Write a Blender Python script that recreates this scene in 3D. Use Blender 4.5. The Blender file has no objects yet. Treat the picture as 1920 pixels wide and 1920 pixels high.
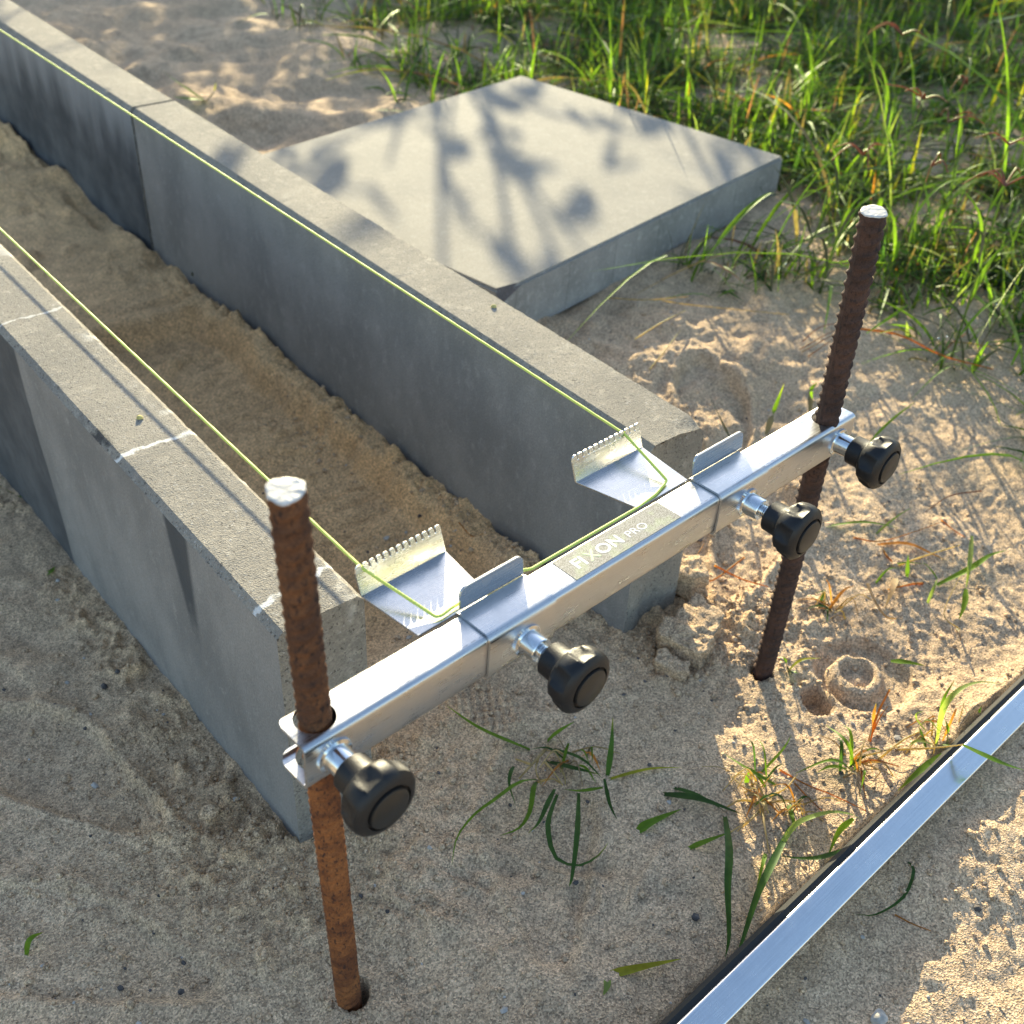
import bpy, bmesh, math, random
import numpy as np
from mathutils import Vector, Matrix

# ------------------------------------------------------------------ camera, sky, sun, exposure
sc = bpy.context.scene
COL = sc.collection
SUN_AZ, SUN_EL = math.radians(34.0), math.radians(16.1)   # azimuth from +Y towards +X

cam_d = bpy.data.cameras.new("camera")
cam = bpy.data.objects.new("camera", cam_d)
COL.objects.link(cam)
cam.matrix_world = Matrix(((0.7711832, 0.3612087, -0.5242182, -0.2730848),
                           (-0.6348851, 0.4970070, -0.5915276, -0.5761515),
                           (0.0468751, 0.7889945, 0.6126095, 0.8537363),
                           (0, 0, 0, 1)))
cam_d.sensor_width = 36.0
cam_d.lens = 39.152
cam_d.clip_start = 0.01
cam_d.clip_end = 500.0
cam_d.dof.use_dof = True
cam_d.dof.focus_distance = 0.90
cam_d.dof.aperture_fstop = 9.0
sc.camera = cam

world = bpy.data.worlds.new("World")
sc.world = world
world.use_nodes = True
wn = world.node_tree
bg = wn.nodes["Background"]
sky = wn.nodes.new("ShaderNodeTexSky")
sky.sky_type = 'NISHITA'
sky.sun_disc = False
sky.sun_elevation = SUN_EL
sky.sun_rotation = SUN_AZ
sky.air_density = 1.0
sky.dust_density = 0.9
sky.ozone_density = 1.0
wn.links.new(sky.outputs[0], bg.inputs[0])
bg.inputs[1].default_value = 0.15

sun_d = bpy.data.lights.new("sun", 'SUN')
sun_d.energy = 5.0
sun_d.angle = math.radians(0.26)
sun_d.color = (1.0, 0.885, 0.58)
sun = bpy.data.objects.new("sun", sun_d)
COL.objects.link(sun)
sdir = Vector((math.sin(SUN_AZ) * math.cos(SUN_EL), math.cos(SUN_AZ) * math.cos(SUN_EL), math.sin(SUN_EL)))
sun.rotation_euler = sdir.to_track_quat('Z', 'Y').to_euler()
sun.location = (3, 4, 4)

sc.view_settings.view_transform = 'Standard'
sc.view_settings.look = 'None'
sc.view_settings.gamma = 1.0
sc.view_settings.exposure = 1.45
sc.render.engine = 'CYCLES'
sc.cycles.use_denoising = True
sc.cycles.max_bounces = 6
sc.cycles.blur_glossy = 0.6
sc.cycles.sample_clamp_indirect = 6.0

# ------------------------------------------------------------------ small helpers
rng = random.Random(7)
KT = 0.25                 # kerb top above the sand

def link(o, parent=None):
    COL.objects.link(o)
    if parent is not None:
        o.parent = parent
    return o

def tag(o, label=None, cat=None, group=None, kind=None):
    if label: o['label'] = label
    if cat: o['category'] = cat
    if group: o['group'] = group
    if kind: o['kind'] = kind
    return o

def empty(name, loc=(0, 0, 0)):
    o = bpy.data.objects.new(name, None)
    o.empty_display_size = 0.02
    o.location = loc
    return link(o)

def mesh_obj(name, verts, faces, mats, parent=None, smooth=False, mi=None):
    me = bpy.data.meshes.new(name)
    me.from_pydata([tuple(v) for v in verts], [], faces)
    if not isinstance(mats, (list, tuple)): mats = [mats]
    for m in mats: me.materials.append(m)
    if mi is not None: me.polygons.foreach_set('material_index', mi)
    if smooth: me.polygons.foreach_set('use_smooth', [True] * len(me.polygons))
    me.update()
    return link(bpy.data.objects.new(name, me), parent)

def bm_obj(name, bm, mats, parent=None, smooth=False):
    me = bpy.data.meshes.new(name)
    bmesh.ops.recalc_face_normals(bm, faces=bm.faces)
    bm.to_mesh(me); bm.free()
    if not isinstance(mats, (list, tuple)): mats = [mats]
    for m in mats: me.materials.append(m)
    if smooth: me.polygons.foreach_set('use_smooth', [True] * len(me.polygons))
    return link(bpy.data.objects.new(name, me), parent)

def smooth_by_angle(o, deg=35):
    me = o.data
    me.polygons.foreach_set('use_smooth', [True] * len(me.polygons))
    bm = bmesh.new(); bm.from_mesh(me)
    lim = math.radians(deg)
    for e in bm.edges:
        if len(e.link_faces) == 2 and e.calc_face_angle(0) > lim:
            e.smooth = False
    bm.to_mesh(me); bm.free()

def sstep(a, b, x):
    t = np.clip((x - a) / (b - a), 0, 1)
    return t * t * (3 - 2 * t)

_TAB = np.random.RandomState(99).uniform(-1, 1, (256, 256)).astype(np.float32)
def _hash(ix, iy, seed):
    return _TAB[(ix + seed * 57) & 255, (iy + seed * 131) & 255]

def vnoise(x, y, seed=0):
    ix = np.floor(x).astype(np.int32); iy = np.floor(y).astype(np.int32)
    fx = (x - ix).astype(np.float32); fy = (y - iy).astype(np.float32)
    fx = fx * fx * (3 - 2 * fx); fy = fy * fy * (3 - 2 * fy)
    a = _hash(ix, iy, seed); b = _hash(ix + 1, iy, seed)
    c = _hash(ix, iy + 1, seed); d = _hash(ix + 1, iy + 1, seed)
    return (a * (1 - fx) + b * fx) * (1 - fy) + (c * (1 - fx) + d * fx) * fy

def fbm(x, y, seed=0, octv=3, gain=0.5):
    s = 0; a = 1.0; f = 1.0
    for i in range(octv):
        c, k = math.cos(0.6 * i + .3), math.sin(0.6 * i + .3)
        s = s + a * vnoise((x * c - y * k) * f, (x * k + y * c) * f, seed + i * 17)
        a *= gain; f *= 2.07
    return s

# ------------------------------------------------------------------ materials
class NT:
    def __init__(s, name):
        s.m = bpy.data.materials.new(name); s.m.use_nodes = True
        s.t = s.m.node_tree; s.b = s.t.nodes['Principled BSDF']
        s.out = s.t.nodes['Material Output']
    def n(s, typ, ins=None, **kw):
        nd = s.t.nodes.new(typ)
        for k, v in kw.items(): setattr(nd, k, v)
        for k, v in (ins or {}).items():
            if isinstance(v, bpy.types.NodeSocket): s.t.links.new(v, nd.inputs[k])
            else: nd.inputs[k].default_value = v
        return nd
    def set(s, k, v):
        if isinstance(v, bpy.types.NodeSocket): s.t.links.new(v, s.b.inputs[k])
        else: s.b.inputs[k].default_value = v
    def pos(s): return s.n('ShaderNodeNewGeometry').outputs['Position']
    def obj(s): return s.n('ShaderNodeTexCoord').outputs['Object']
    def xyz(s, v):
        nd = s.n('ShaderNodeSeparateXYZ', {0: v}); return nd.outputs[0], nd.outputs[1], nd.outputs[2]
    def scale(s, v, sx, sy, sz):
        return s.n('ShaderNodeVectorMath', {0: v, 1: (sx, sy, sz)}, operation='MULTIPLY').outputs[0]
    def noise(s, v, sc, det=3, rough=.55, dist=0):
        return s.n('ShaderNodeTexNoise', {'Vector': v, 'Scale': sc, 'Detail': det, 'Roughness': rough, 'Distortion': dist}).outputs[0]
    def voro(s, v, sc, out='Distance', feat='F1'):
        return s.n('ShaderNodeTexVoronoi', {'Vector': v, 'Scale': sc}, feature=feat).outputs[out]
    def math(s, op, a, b=0.0, c=None, clamp=False):
        nd = s.n('ShaderNodeMath', {0: a, 1: b}, operation=op, use_clamp=clamp)
        if c is not None:
            if isinstance(c, bpy.types.NodeSocket): s.t.links.new(c, nd.inputs[2])
            else: nd.inputs[2].default_value = c
        return nd.outputs[0]
    def rng(s, v, a, b, c=0.0, d=1.0, smooth=True):
        return s.n('ShaderNodeMapRange', {0: v, 1: a, 2: b, 3: c, 4: d}, interpolation_type='SMOOTHSTEP' if smooth else 'LINEAR').outputs[0]
    def mix(s, f, a, b, mode='MIX'):
        nd = s.n('ShaderNodeMix', data_type='RGBA', blend_type=mode)
        for i, v in ((0, f), (6, a), (7, b)):
            if isinstance(v, bpy.types.NodeSocket): s.t.links.new(v, nd.inputs[i])
            else: nd.inputs[i].default_value = v if i == 0 else tuple(v) + ((1,) if len(v) == 3 else ())
        return nd.outputs[2]
    def gray(s, v):
        return s.n('ShaderNodeCombineColor', {0: v, 1: v, 2: v}).outputs[0]
    def bump(s, h, strength=.5, dist=.002, prev=None):
        ins = {'Strength': strength, 'Distance': dist, 'Height': h}
        if prev is not None: ins['Normal'] = prev
        return s.n('ShaderNodeBump', ins).outputs[0]

def mat_sand():
    g = NT('sand'); p = g.pos()
    big = g.noise(p, 5, 5); mid = g.noise(p, 40, 4)
    grain = g.noise(p, 700, 2, .6)
    cell = g.n('ShaderNodeTexVoronoi', {'Vector': p, 'Scale': 640.0})
    c = g.mix(g.rng(big, .35, .65), (.545, .378, .232), (.62, .445, .282))
    c = g.mix(g.rng(mid, .35, .7), c, (.47, .332, .208))
    hue = g.n('ShaderNodeSeparateColor', {0: cell.outputs['Color']}).outputs[0]
    c = g.mix(1.0, c, g.gray(g.rng(hue, 0, 1, 0.52, 1.40, False)), 'MULTIPLY')
    c = g.mix(1.0, c, g.gray(g.rng(grain, .3, .7, .72, 1.25, False)), 'MULTIPLY')
    dark = g.rng(g.noise(p, 260, 2, .5), .70, .76)
    c = g.mix(g.math('MULTIPLY', dark, .6), c, (.09, .075, .065))
    at = g.n('ShaderNodeAttribute', attribute_name='tone_lift').outputs['Fac']
    c = g.mix(at, c, g.mix(1.0, c, (1.28, 1.14, .90), 'MULTIPLY'))  # brighter sand colour painted in, standing in for light the channel lacks
    g.set('Base Color', c); g.set('Roughness', .92)
    g.set('Specular IOR Level', .25)
    b1 = g.bump(g.noise(p, 300, 3, .6), .65, .0030)
    b2 = g.bump(cell.outputs['Distance'], .7, .0014, b1)
    b3 = g.bump(grain, .6, .0016, b2)
    g.set('Normal', b3)
    return g.m

def mat_concrete(name, base, dark, light, pit=1.0, streak=False, wet=0.0):
    g = NT(name); p = g.pos()
    v = g.scale(p, 1, 1, .75) if streak else p
    n1 = g.noise(v, 9, 5, .6); n2 = g.noise(v, 70, 4, .65); n3 = g.noise(p, 480, 2)
    c = g.mix(g.rng(n1, .32, .68), base, dark)
    c = g.mix(g.rng(n2, .5, .95 if streak else .75), c, light)
    c = g.mix(1.0, c, g.gray(g.rng(n3, .25, .75, .78, 1.2, False)), 'MULTIPLY')
    spk = g.rng(g.noise(p, 330, 1), .68, .74)
    c = g.mix(g.math('MULTIPLY', spk, .14 if streak else .35), c, (.5, .5, .5))
    g.c = c; g.p = p
    g.set('Roughness', .85 - wet)
    b = g.bump(n2, .25 * pit, .003)
    b = g.bump(g.noise(p, 620, 3, .6), .6 * pit, .0012, b)
    g.set('Normal', b); g.set('Base Color', c)
    g.set('Specular IOR Level', .3)
    return g

def mat_kerb_top(name, marks=()):
    g = mat_concrete(name, (.27, .242, .20), (.205, .187, .16), (.335, .302, .25), 1.8)
    p = g.p; x, y, z = g.xyz(p); c = g.c
    grain = g.voro(p, 800)
    pits = g.math('MAXIMUM', g.rng(g.noise(p, 300, 2), .34, .39, 1, 0), g.rng(g.noise(p, 95, 3), .27, .31, 1, 0))
    c = g.mix(g.math('MULTIPLY', pits, .75), c, (.07, .062, .055))
    wob = g.math('MULTIPLY_ADD', g.noise(p, 60, 3), .02, -.01)
    for (y0, slope, wd, stren) in marks:
        d = g.math('ABSOLUTE', g.math('SUBTRACT', g.math('ADD', y, wob), g.math('MULTIPLY_ADD', x, slope, y0)))
        f = g.math('MULTIPLY', g.rng(d, wd * .6, wd * 1.5, 1, 0), g.rng(g.noise(p, 130, 3), .33, .5, .35, 1))
        c = g.mix(g.math('MULTIPLY', f, stren), c, (.78, .77, .74))
    if marks:                      # pale lime bloom beside the inner edge and a black blot on the outer arris
        f = g.math('MULTIPLY', g.rng(x, .058, .075), g.rng(g.noise(p, 22, 3), .52, .62))
        c = g.mix(g.math('MULTIPLY', f, .55), c, (.66, .63, .57))
        f = g.math('MULTIPLY', g.rng(x, .004, .012, 1, 0), g.math('MULTIPLY', g.rng(y, .285, .30), g.rng(y, .36, .39, 1, 0)))
        f = g.math('MULTIPLY', f, g.rng(g.noise(p, 34, 5, .7), .42, .60))
        c = g.mix(g.math('MULTIPLY', f, .9), c, (.035, .034, .035))
    g.set('Base Color', c)
    g.set('Normal', g.bump(grain, .5, .0010, g.b.inputs['Normal'].links[0].from_socket))
    return g.m

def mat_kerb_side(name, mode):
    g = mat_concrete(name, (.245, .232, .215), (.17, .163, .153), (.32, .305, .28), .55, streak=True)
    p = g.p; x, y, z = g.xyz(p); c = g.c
    st = g.noise(g.scale(p, 90, 90, 9), 1.0, 4)
    c = g.mix(g.math('MULTIPLY', g.rng(st, .5, .75), .06), c, (.34, .345, .355))
    wob = g.math('MULTIPLY_ADD', g.noise(g.scale(p, 1, 1, 1), 14, 3), .05, -.025)
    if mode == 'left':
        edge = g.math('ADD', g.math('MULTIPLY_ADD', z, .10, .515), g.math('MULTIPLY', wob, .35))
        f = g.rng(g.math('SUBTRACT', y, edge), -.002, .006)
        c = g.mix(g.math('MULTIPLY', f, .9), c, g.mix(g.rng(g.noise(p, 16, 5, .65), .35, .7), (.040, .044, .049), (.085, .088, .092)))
        # dark wet tongue below the top edge
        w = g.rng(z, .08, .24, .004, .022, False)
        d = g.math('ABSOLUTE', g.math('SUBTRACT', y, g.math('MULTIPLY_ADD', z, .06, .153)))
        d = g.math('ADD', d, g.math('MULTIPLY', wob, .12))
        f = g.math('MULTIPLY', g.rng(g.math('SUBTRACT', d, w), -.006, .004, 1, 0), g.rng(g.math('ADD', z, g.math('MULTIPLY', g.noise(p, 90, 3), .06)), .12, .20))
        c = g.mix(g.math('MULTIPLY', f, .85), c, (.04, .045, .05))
    if mode == 'wet':
        low = g.rng(g.math('ADD', z, g.math('MULTIPLY', g.noise(g.scale(p, 14, 14, 3), 1, 4), .22)), .24, .36)
        c = g.mix(low, g.mix(g.rng(g.noise(p, 11, 5, .65), .35, .7), (.042, .047, .053), (.095, .10, .105)), g.mix(.5, c, (.23, .245, .27)))
        spl = g.math('MULTIPLY', g.rng(g.noise(g.scale(p, 30, 30, 9), 1, 3), .66, .74), g.rng(z, .0, .14, 1, 0))
        c = g.mix(g.math('MULTIPLY', spl, .5), c, (.33, .28, .21))
    g.set('Base Color', c)
    return g.m

def mat_metal(name, base=.74, rough=.30, along='x', brush=.12, tint=(1, 1, 1), seam=False):
    g = NT(name); p = g.obj()
    sc_ = {'x': (18, 900, 900), 'z': (900, 900, 18)}[along]
    s1 = g.noise(g.scale(p, *sc_), 1.0, 3, .6)
    s2 = g.noise(p, 45, 5, .65)
    sw = g.noise(g.scale(p, 500, 120, 500), 1.0, 2, .6, 2.0)
    r = g.math('ADD', g.rng(s1, .3, .7, rough - brush * .5, rough + brush * .5, False), g.rng(s2, .35, .7, -.05, .10, False))
    v = g.math('ADD', g.rng(s1, .3, .7, base - .05, base + .03, False), g.rng(sw, .4, .7, 0, .04, False))
    g.set('Base Color', g.mix(1.0, g.gray(v), tint, 'MULTIPLY'))
    if seam:
        x, y, z = g.xyz(p)
        f = g.rng(g.math('ABSOLUTE', g.math('ADD', y, .0108)), .00012, .00030, 1, 0)
        f = g.math('MULTIPLY', f, g.math('LESS_THAN', g.math('FRACT', g.math('MULTIPLY', x, 150)), .55))
        f = g.math('MULTIPLY', f, g.math('GREATER_THAN', z, -.001))
        v = g.math('MULTIPLY', v, g.math('SUBTRACT', 1.0, g.math('MULTIPLY', f, .6)))
        g.set('Base Color', g.mix(1.0, g.gray(v), tint, 'MULTIPLY'))
    g.set('Metallic', 1.0); g.set('Roughness', r)
    b = g.bump(s1, .06, .0004); b = g.bump(sw, .05, .0004, b)
    g.set('Normal', b)
    return g.m

def mat_rust(name, a, b_, c_):
    g = NT(name); p = g.obj()
    n1 = g.noise(p, 30, 5, .65); n2 = g.noise(g.scale(p, 1, 1, .55), 330, 4, .7); n3 = g.noise(p, 900, 2)
    c = g.mix(g.rng(n1, .38, .62), a, b_)
    c = g.mix(g.rng(n2, .5, .68), c, c_)
    c = g.mix(1.0, c, g.gray(g.rng(n3, .25, .75, .6, 1.3, False)), 'MULTIPLY')
    g.set('Base Color', c); g.set('Roughness', .82); g.set('Specular IOR Level', .3)
    b = g.bump(n2, .5, .0016); b = g.bump(n3, .6, .0008, b); g.set('Normal', b)
    return g.m

def mat_simple(name, col, rough=.6, metal=0.0, nsc=0, nstr=.3, ndist=.001, var=0.0, spec=.5):
    g = NT(name); p = g.obj()
    if var:
        f = g.rng(g.noise(p, 120, 3), .3, .7)
        g.set('Base Color', g.mix(f, tuple(c * (1 - var) for c in col), tuple(min(1, c * (1 + var)) for c in col)))
    else:
        g.set('Base Color', tuple(col) + (1,))
    g.set('Roughness', rough); g.set('Metallic', metal); g.set('Specular IOR Level', spec)
    if nsc: g.set('Normal', g.bump(g.noise(p, nsc, 2), nstr, ndist))
    return g.m

def mat_leaf():
    g = NT('leaf'); t = g.t
    col = g.n('ShaderNodeAttribute', attribute_name='col').outputs['Color']
    p = g.pos()
    nz = g.noise(p, 90, 3)
    col = g.mix(1.0, col, g.gray(g.rng(nz, .3, .7, .75, 1.2, False)), 'MULTIPLY')
    dif = g.n('ShaderNodeBsdfDiffuse', {'Color': col})
    tr = g.n('ShaderNodeBsdfTranslucent', {'Color': g.mix(1.0, col, (3.0, 2.9, 1.0), 'MULTIPLY')})
    gl = g.n('ShaderNodeBsdfGlossy', {'Color': (.28, .32, .25, 1), 'Roughness': .5})
    m1 = g.n('ShaderNodeMixShader', {0: .5, 1: dif.outputs[0], 2: tr.outputs[0]})
    fr = g.n('ShaderNodeFresnel', {'IOR': 1.4})
    m2 = g.n('ShaderNodeMixShader', {0: fr.outputs[0], 1: m1.outputs[0], 2: gl.outputs[0]})
    t.links.new(m2.outputs[0], g.out.inputs[0])
    return g.m

def mat_string():
    g = NT('line_yarn'); p = g.obj()
    f = g.rng(g.noise(p, 900, 2), .3, .7)
    c = g.mix(f, (.50, .60, .08), (.64, .70, .16))
    g.set('Base Color', c); g.set('Roughness', .6)
    g.set('Subsurface Weight', .0)
    return g.m

def mat_slab():
    g = mat_concrete('slab_concrete', (.275, .252, .212), (.235, .217, .185), (.31, .287, .242), .6)
    p = g.p
    f = g.math('MULTIPLY', g.rng(g.noise(p, 7, 4), .5, .66), .35)
    g.set('Base Color', g.mix(f, g.c, (.20, .19, .168)))
    return g.m

def mat_slab_side():
    g = mat_concrete('slab_side', (.33, .312, .285), (.24, .23, .21), (.40, .38, .345), .9)
    o = g.obj(); x, y, z = g.xyz(o)
    k = g.math('ABSOLUTE', g.math('SUBTRACT', g.math('FRACT', g.math('MULTIPLY', g.math('ADD', x, g.math('MULTIPLY', g.noise(o, 3, 1), .05)), 8.3)), .5))
    f = g.rng(k, .0, .02, .35, 0)
    g.set('Base Color', g.mix(f, g.c, (.07, .065, .06)))
    return g.m

def mat_label():
    g = NT('engraved_speckle'); p = g.obj()
    n = g.noise(p, 1500, 2, .7)
    c = g.mix(g.rng(n, .44, .56), (.05, .05, .048), (.25, .25, .24))
    tint = g.rng(g.noise(p, 55, 2), .48, .62)
    c = g.mix(g.math('MULTIPLY', tint, .18), c, (.45, .60, .25))
    g.set('Base Color', c); g.set('Roughness', .6)
    return g.m

M = dict(
    sand=mat_sand(),
    ktop_l=mat_kerb_top('kerb_top_marked', ((.590, -.02, .0018, .5), (.286, -.05, .0026, .72), (.030, .12, .0024, .7))),
    ktop=mat_kerb_top('kerb_top'),
    kside_l=mat_kerb_side('kerb_side_left', 'left'),
    kside=mat_kerb_side('kerb_side', ''),
    kside_w=mat_kerb_side('kerb_side_wet', 'wet'),
    slab=mat_slab(), slab_side=mat_slab_side(),
    chip=mat_concrete('broken_concrete', (.17, .14, .125), (.10, .09, .085), (.24, .20, .17), 2.5).m,
    alu=mat_metal('brushed_metal', .55, .32, 'x', .16),
    alu2=mat_metal('plate_metal', .50, .25, 'x', .10),
    alu_bar=mat_metal('brushed_bar', .55, .32, 'x', .16, (1, 1, 1), True),
    edge=mat_metal('bright_metal', .80, .22, 'x', .06),
    zinc=mat_metal('zinc_plated', .72, .16, 'z', .04, (.95, .98, 1.0)),
    straight=mat_metal('straightedge_metal', .72, .20, 'x', .05),
    rust1=mat_rust('rust_orange', (.12, .040, .014), (.24, .086, .025), (.035, .014, .010)),
    rust2b=mat_rust('rust_brown', (.075, .032, .016), (.15, .060, .022), (.024, .013, .010)),
    rust2=mat_rust('rust_dark', (.045, .024, .018), (.075, .038, .026), (.022, .014, .012)),
    cut=mat_simple('sawn_steel', (.50, .475, .44), .62, .0, 300, .6, .001, .15),
    black=mat_simple('black_plastic', (.010, .010, .011), .44, 0, 1400, .4, .0005, 0.0, .32),
    cap=mat_simple('black_cap', (.010, .010, .0095), .42),
    strip_dark=mat_simple('strip_matte_black', (.012, .012, .012), .8, 0, 500, .4, .001),
    groove=mat_simple('groove_dark', (.006, .006, .006), .6),
    dstone=mat_simple('dark_grit', (.07, .06, .055), .8, 0, 300, .5, .002, .5),
    yarn=mat_string(), leaf=mat_leaf(), label=mat_label(),
    letter=mat_simple('letter_print', (.70, .70, .68), .5),
    letter_g=mat_simple('green_print', (.42, .60, .30), .5),
    crumb=mat_simple('yellow_crumb', (.50, .42, .16), .9, 0, 400, .6, .002, .3),
    pebble=mat_simple('pebble', (.36, .33, .29), .8, 0, 300, .5, .002, .25),
    bark=mat_simple('bark', (.12, .09, .06), .9, 0, 80, .6, .004, .3),
)
# ------------------------------------------------------------------ ground: one sheet of sand
def axis(lo, hi, d, g, far):
    a = list(np.arange(lo, hi, d))
    def grow(start, sgn):
        o = []; s = d; x = start
        while abs(x - start) < far:
            s = s * (g if s < .06 else 1.25); x = x + sgn * s; o.append(x)
        return o
    return np.array(grow(lo, -1)[::-1] + a + grow(hi, 1))

def ground_h(x, y):
    """height of the sand (metres) and where its colour is lightened to stand in for light"""
    t = np.clip((.6 * (y + .1) + .2 * (x - .5)) / .4, 0, 1)
    zr = .005 + .043 * t * t * (3 - 2 * t)
    zl = -.012 - .045 * np.clip(y, 0, .9)
    scal = fbm(y * 9 + 3, x * 4, 5, 3)
    bank = sstep(.362, .388, x + .016 * fbm(y * 15, x * 10, 8, 3))
    recess = (1 - sstep(.93, .965, y + .03 * fbm(x * 9, y * 9, 21, 2) + .1 * (x - .3))) * sstep(.10, .22, y)
    zg = .010 + .016 * scal * bank - .038 * recess * (1 - bank) - .02 * sstep(.405, .415, x) * sstep(-.1, .4, scal) - .004 * sstep(.3, .0, y)
    wd = .022 + .10 * np.clip(-y, 0, .3)
    wl = sstep(.04 - wd, .04 + wd, x); wr = sstep(.456 - wd, .456 + wd, x)
    zg = zg * sstep(-.05, .12, y) + .001 * (1 - sstep(-.05, .12, y))
    z = zl * (1 - wl) + zg * wl * (1 - wr) + zr * wr
    near = 1 / (1 + np.exp((np.hypot(x - .2, y) - 3.0) * 3))
    # broad unevenness
    z = z + .007 * fbm(x * 5, y * 5, 31, 3) * (1 - .5 * np.exp(-((x - .2) ** 2 + y ** 2) / .2))
    rz = sstep(.5, .58, x) * sstep(-.05, .1, y) * sstep(1.1, .8, y)
    z = z + rz * (.012 * fbm(x * 9, y * 9, 33, 3) + .004 * fbm(x * 40, y * 40, 34, 3))
    farm = sstep(1.1, 1.7, y)
    z = z + farm * (.030 * fbm(x * 3.1 + 2 + y * 2.0, y * 4.3, 41, 3) + .014 * (.6 - np.abs(fbm(x * 5 + 1, y * 7, 43, 3))) + .005 * fbm(x * 22, y * 22, 44, 3)) * near
    right = wr * sstep(.1, -.02, np.zeros_like(x) + 0) 
    # crumbly zones
    crumb = np.zeros_like(x)
    for cx, cy, r, a in ((-.05, .04, .085, 1.0), (-.02, -.05, .08, 1.0), (-.02, .20, .05, .8), (.10, .02, .07, .9), (.40, .30, .04, 1.0),
                         (.40, .55, .05, 1.0), (.40, .12, .06, 1.0), (.30, .55, .07, .5), (.46, -.02, .07, 1.0), (.53, -.06, .05, .9),
                         (.58, -.09, .06, .6), (.62, -.13, .05, .6), (.12, .03, .05, .7), (.05, -.06, .04, .6), (-.07, .12, .06, .7)):
        crumb = np.maximum(crumb, a * np.exp(-((x - cx) ** 2 + (y - cy) ** 2) / (r * r)))
    side = np.exp(-((x - .392) / .022) ** 2) * sstep(.02, .1, y) * sstep(-.3, .3, fbm(y * 11, x * 11, 57, 2) + .15)
    sidl = np.exp(-((x + .022) / .03) ** 2) * sstep(-.06, .0, y) * sstep(-.35, .25, fbm(y * 9, x * 9, 58, 2) + .1)
    crumb = np.maximum(crumb, np.maximum(.9 * side, .85 * sidl))
    lump = np.maximum(0, fbm(x * 58, y * 58, 51, 3) - .05)
    z = z + crumb * (.0135 * lump + .0045 * fbm(x * 130, y * 130, 55, 3))
    # granular relief everywhere near, stronger on the loose right-hand side
    loose = sstep(.30, .50, x) * sstep(.45, .2, y) + .45
    z = z + np.clip(loose, 0, 1.2) * (.0011 * fbm(x * 200, y * 200, 61, 2) + .0009 * np.maximum(0, fbm(x * 100, y * 100, 62, 2)))
    # smoothed sand in the channel: trowel ridges running across
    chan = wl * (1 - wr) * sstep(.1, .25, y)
    z = z + chan * (.0034 * fbm(x * 14 + y * 6, y * 120, 71, 2) * sstep(.02, .4, fbm(x * 5, y * 5, 72, 2) + .25)
                    + .013 * np.maximum(0, fbm(x * 30, y * 45, 73, 3) - .10) * sstep(.0, .5, fbm(x * 7, y * 5, 74, 2)))
    # --- marks pressed into the sand in front
    def disc(cx, cy, r, soft=.15, ex=1.0, ang=0.0):
        c, s = math.cos(ang), math.sin(ang)
        u = (x - cx) * c + (y - cy) * s; v = (-(x - cx) * s + (y - cy) * c) * ex
        return 1 - sstep(r * (1 - soft), r * (1 + soft), np.hypot(u, v) + .0015 * vnoise(x * 90, y * 90, 81))
    z = z - .011 * disc(.585, -.195, .052, .10, 1.0) * (1 - disc(.573, -.192, .030, .12))
    ring = disc(.573, -.192, .027, .13)
    z = z + .004 * ring - .010 * disc(.5745, -.191, .0175, .14) + .003 * disc(.574, -.1955, .007, .6)
    hole = disc(.512, -.187, .0155, .16, .75, -.75)
    z = z - .022 * hole + .004 * disc(.512, -.187, .024, .3, .78, -.75) * (1 - hole)
    z = z - .006 * disc(.522, -.165, .012, .35)
    for cx, cy in ((.4955, -.1255), (-.0462, -.1572)):
        z = z - .030 * disc(cx + (-.003 if cx > 0 else .005), cy - .001, .0112, .10)
    z = z - .006 * disc(.160, -.211, .019, .25, 1.5, .6) + .003 * disc(.160, -.211, .028, .4, 1.4, .6)
    def seg(ax, ay, bx, by, w):
        dx, dy = bx - ax, by - ay; L2 = dx * dx + dy * dy
        tt = np.clip(((x - ax) * dx + (y - ay) * dy) / L2, 0, 1)
        d = np.hypot(x - ax - tt * dx, y - ay - tt * dy) + .002 * vnoise(x * 70, y * 70, 83)
        return np.exp(-(d / w) ** 2)
    for a_ in ((.069, -.097, .09, -.143, .0030), (.032, -.109, .053, -.166, .0032), (.045, -.1, .066, -.155, .0022), (.094, -.15, .12, -.12, .006),
               (.10, -.16, .14, -.175, .005), (.12, -.10, .16, -.18, .004), (.20, -.13, .26, -.10, .004), (.19, -.24, .27, -.21, .0045)):
        z = z + .0034 * seg(*a_)
    for a_ in ((.08, -.115, .10, -.15, .004), (.105, -.13, .13, -.15, .006), (.175, -.18, .195, -.2, .007)):
        z = z - .005 * seg(*a_)
    for a_ in ((-.222, .119, -.17, .084, .0016), (-.19, .06, -.116, .011, .0018), (-.219, -.014, -.176, -.027, .0016), (-.155, .03, -.13, .02, .003), (-.10, -.06, -.09, -.08, .002), (-.07, -.02, -.06, -.05, .002)):
        z = z - .0028 * seg(*a_) * sstep(-.1, .2, vnoise(x * 60, y * 60, 84))
    # heel print at the left edge, sole dimples under the bar, footprint rims
    d = np.hypot(x + .20, y - .345)
    z = z + .006 * sstep(.078, .086, d) * (1 - sstep(.086, .14, d)) - .0
    sole = disc(.225, .012, .05, .12, 1.7, -1.4)
    z = z + sole * (.006 + .0035 * np.sin(x * 480 + y * 120) * np.sin(y * 480 - x * 120))
    z = z - .008 * disc(.29, .00, .035, .2, 1.2)
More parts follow.
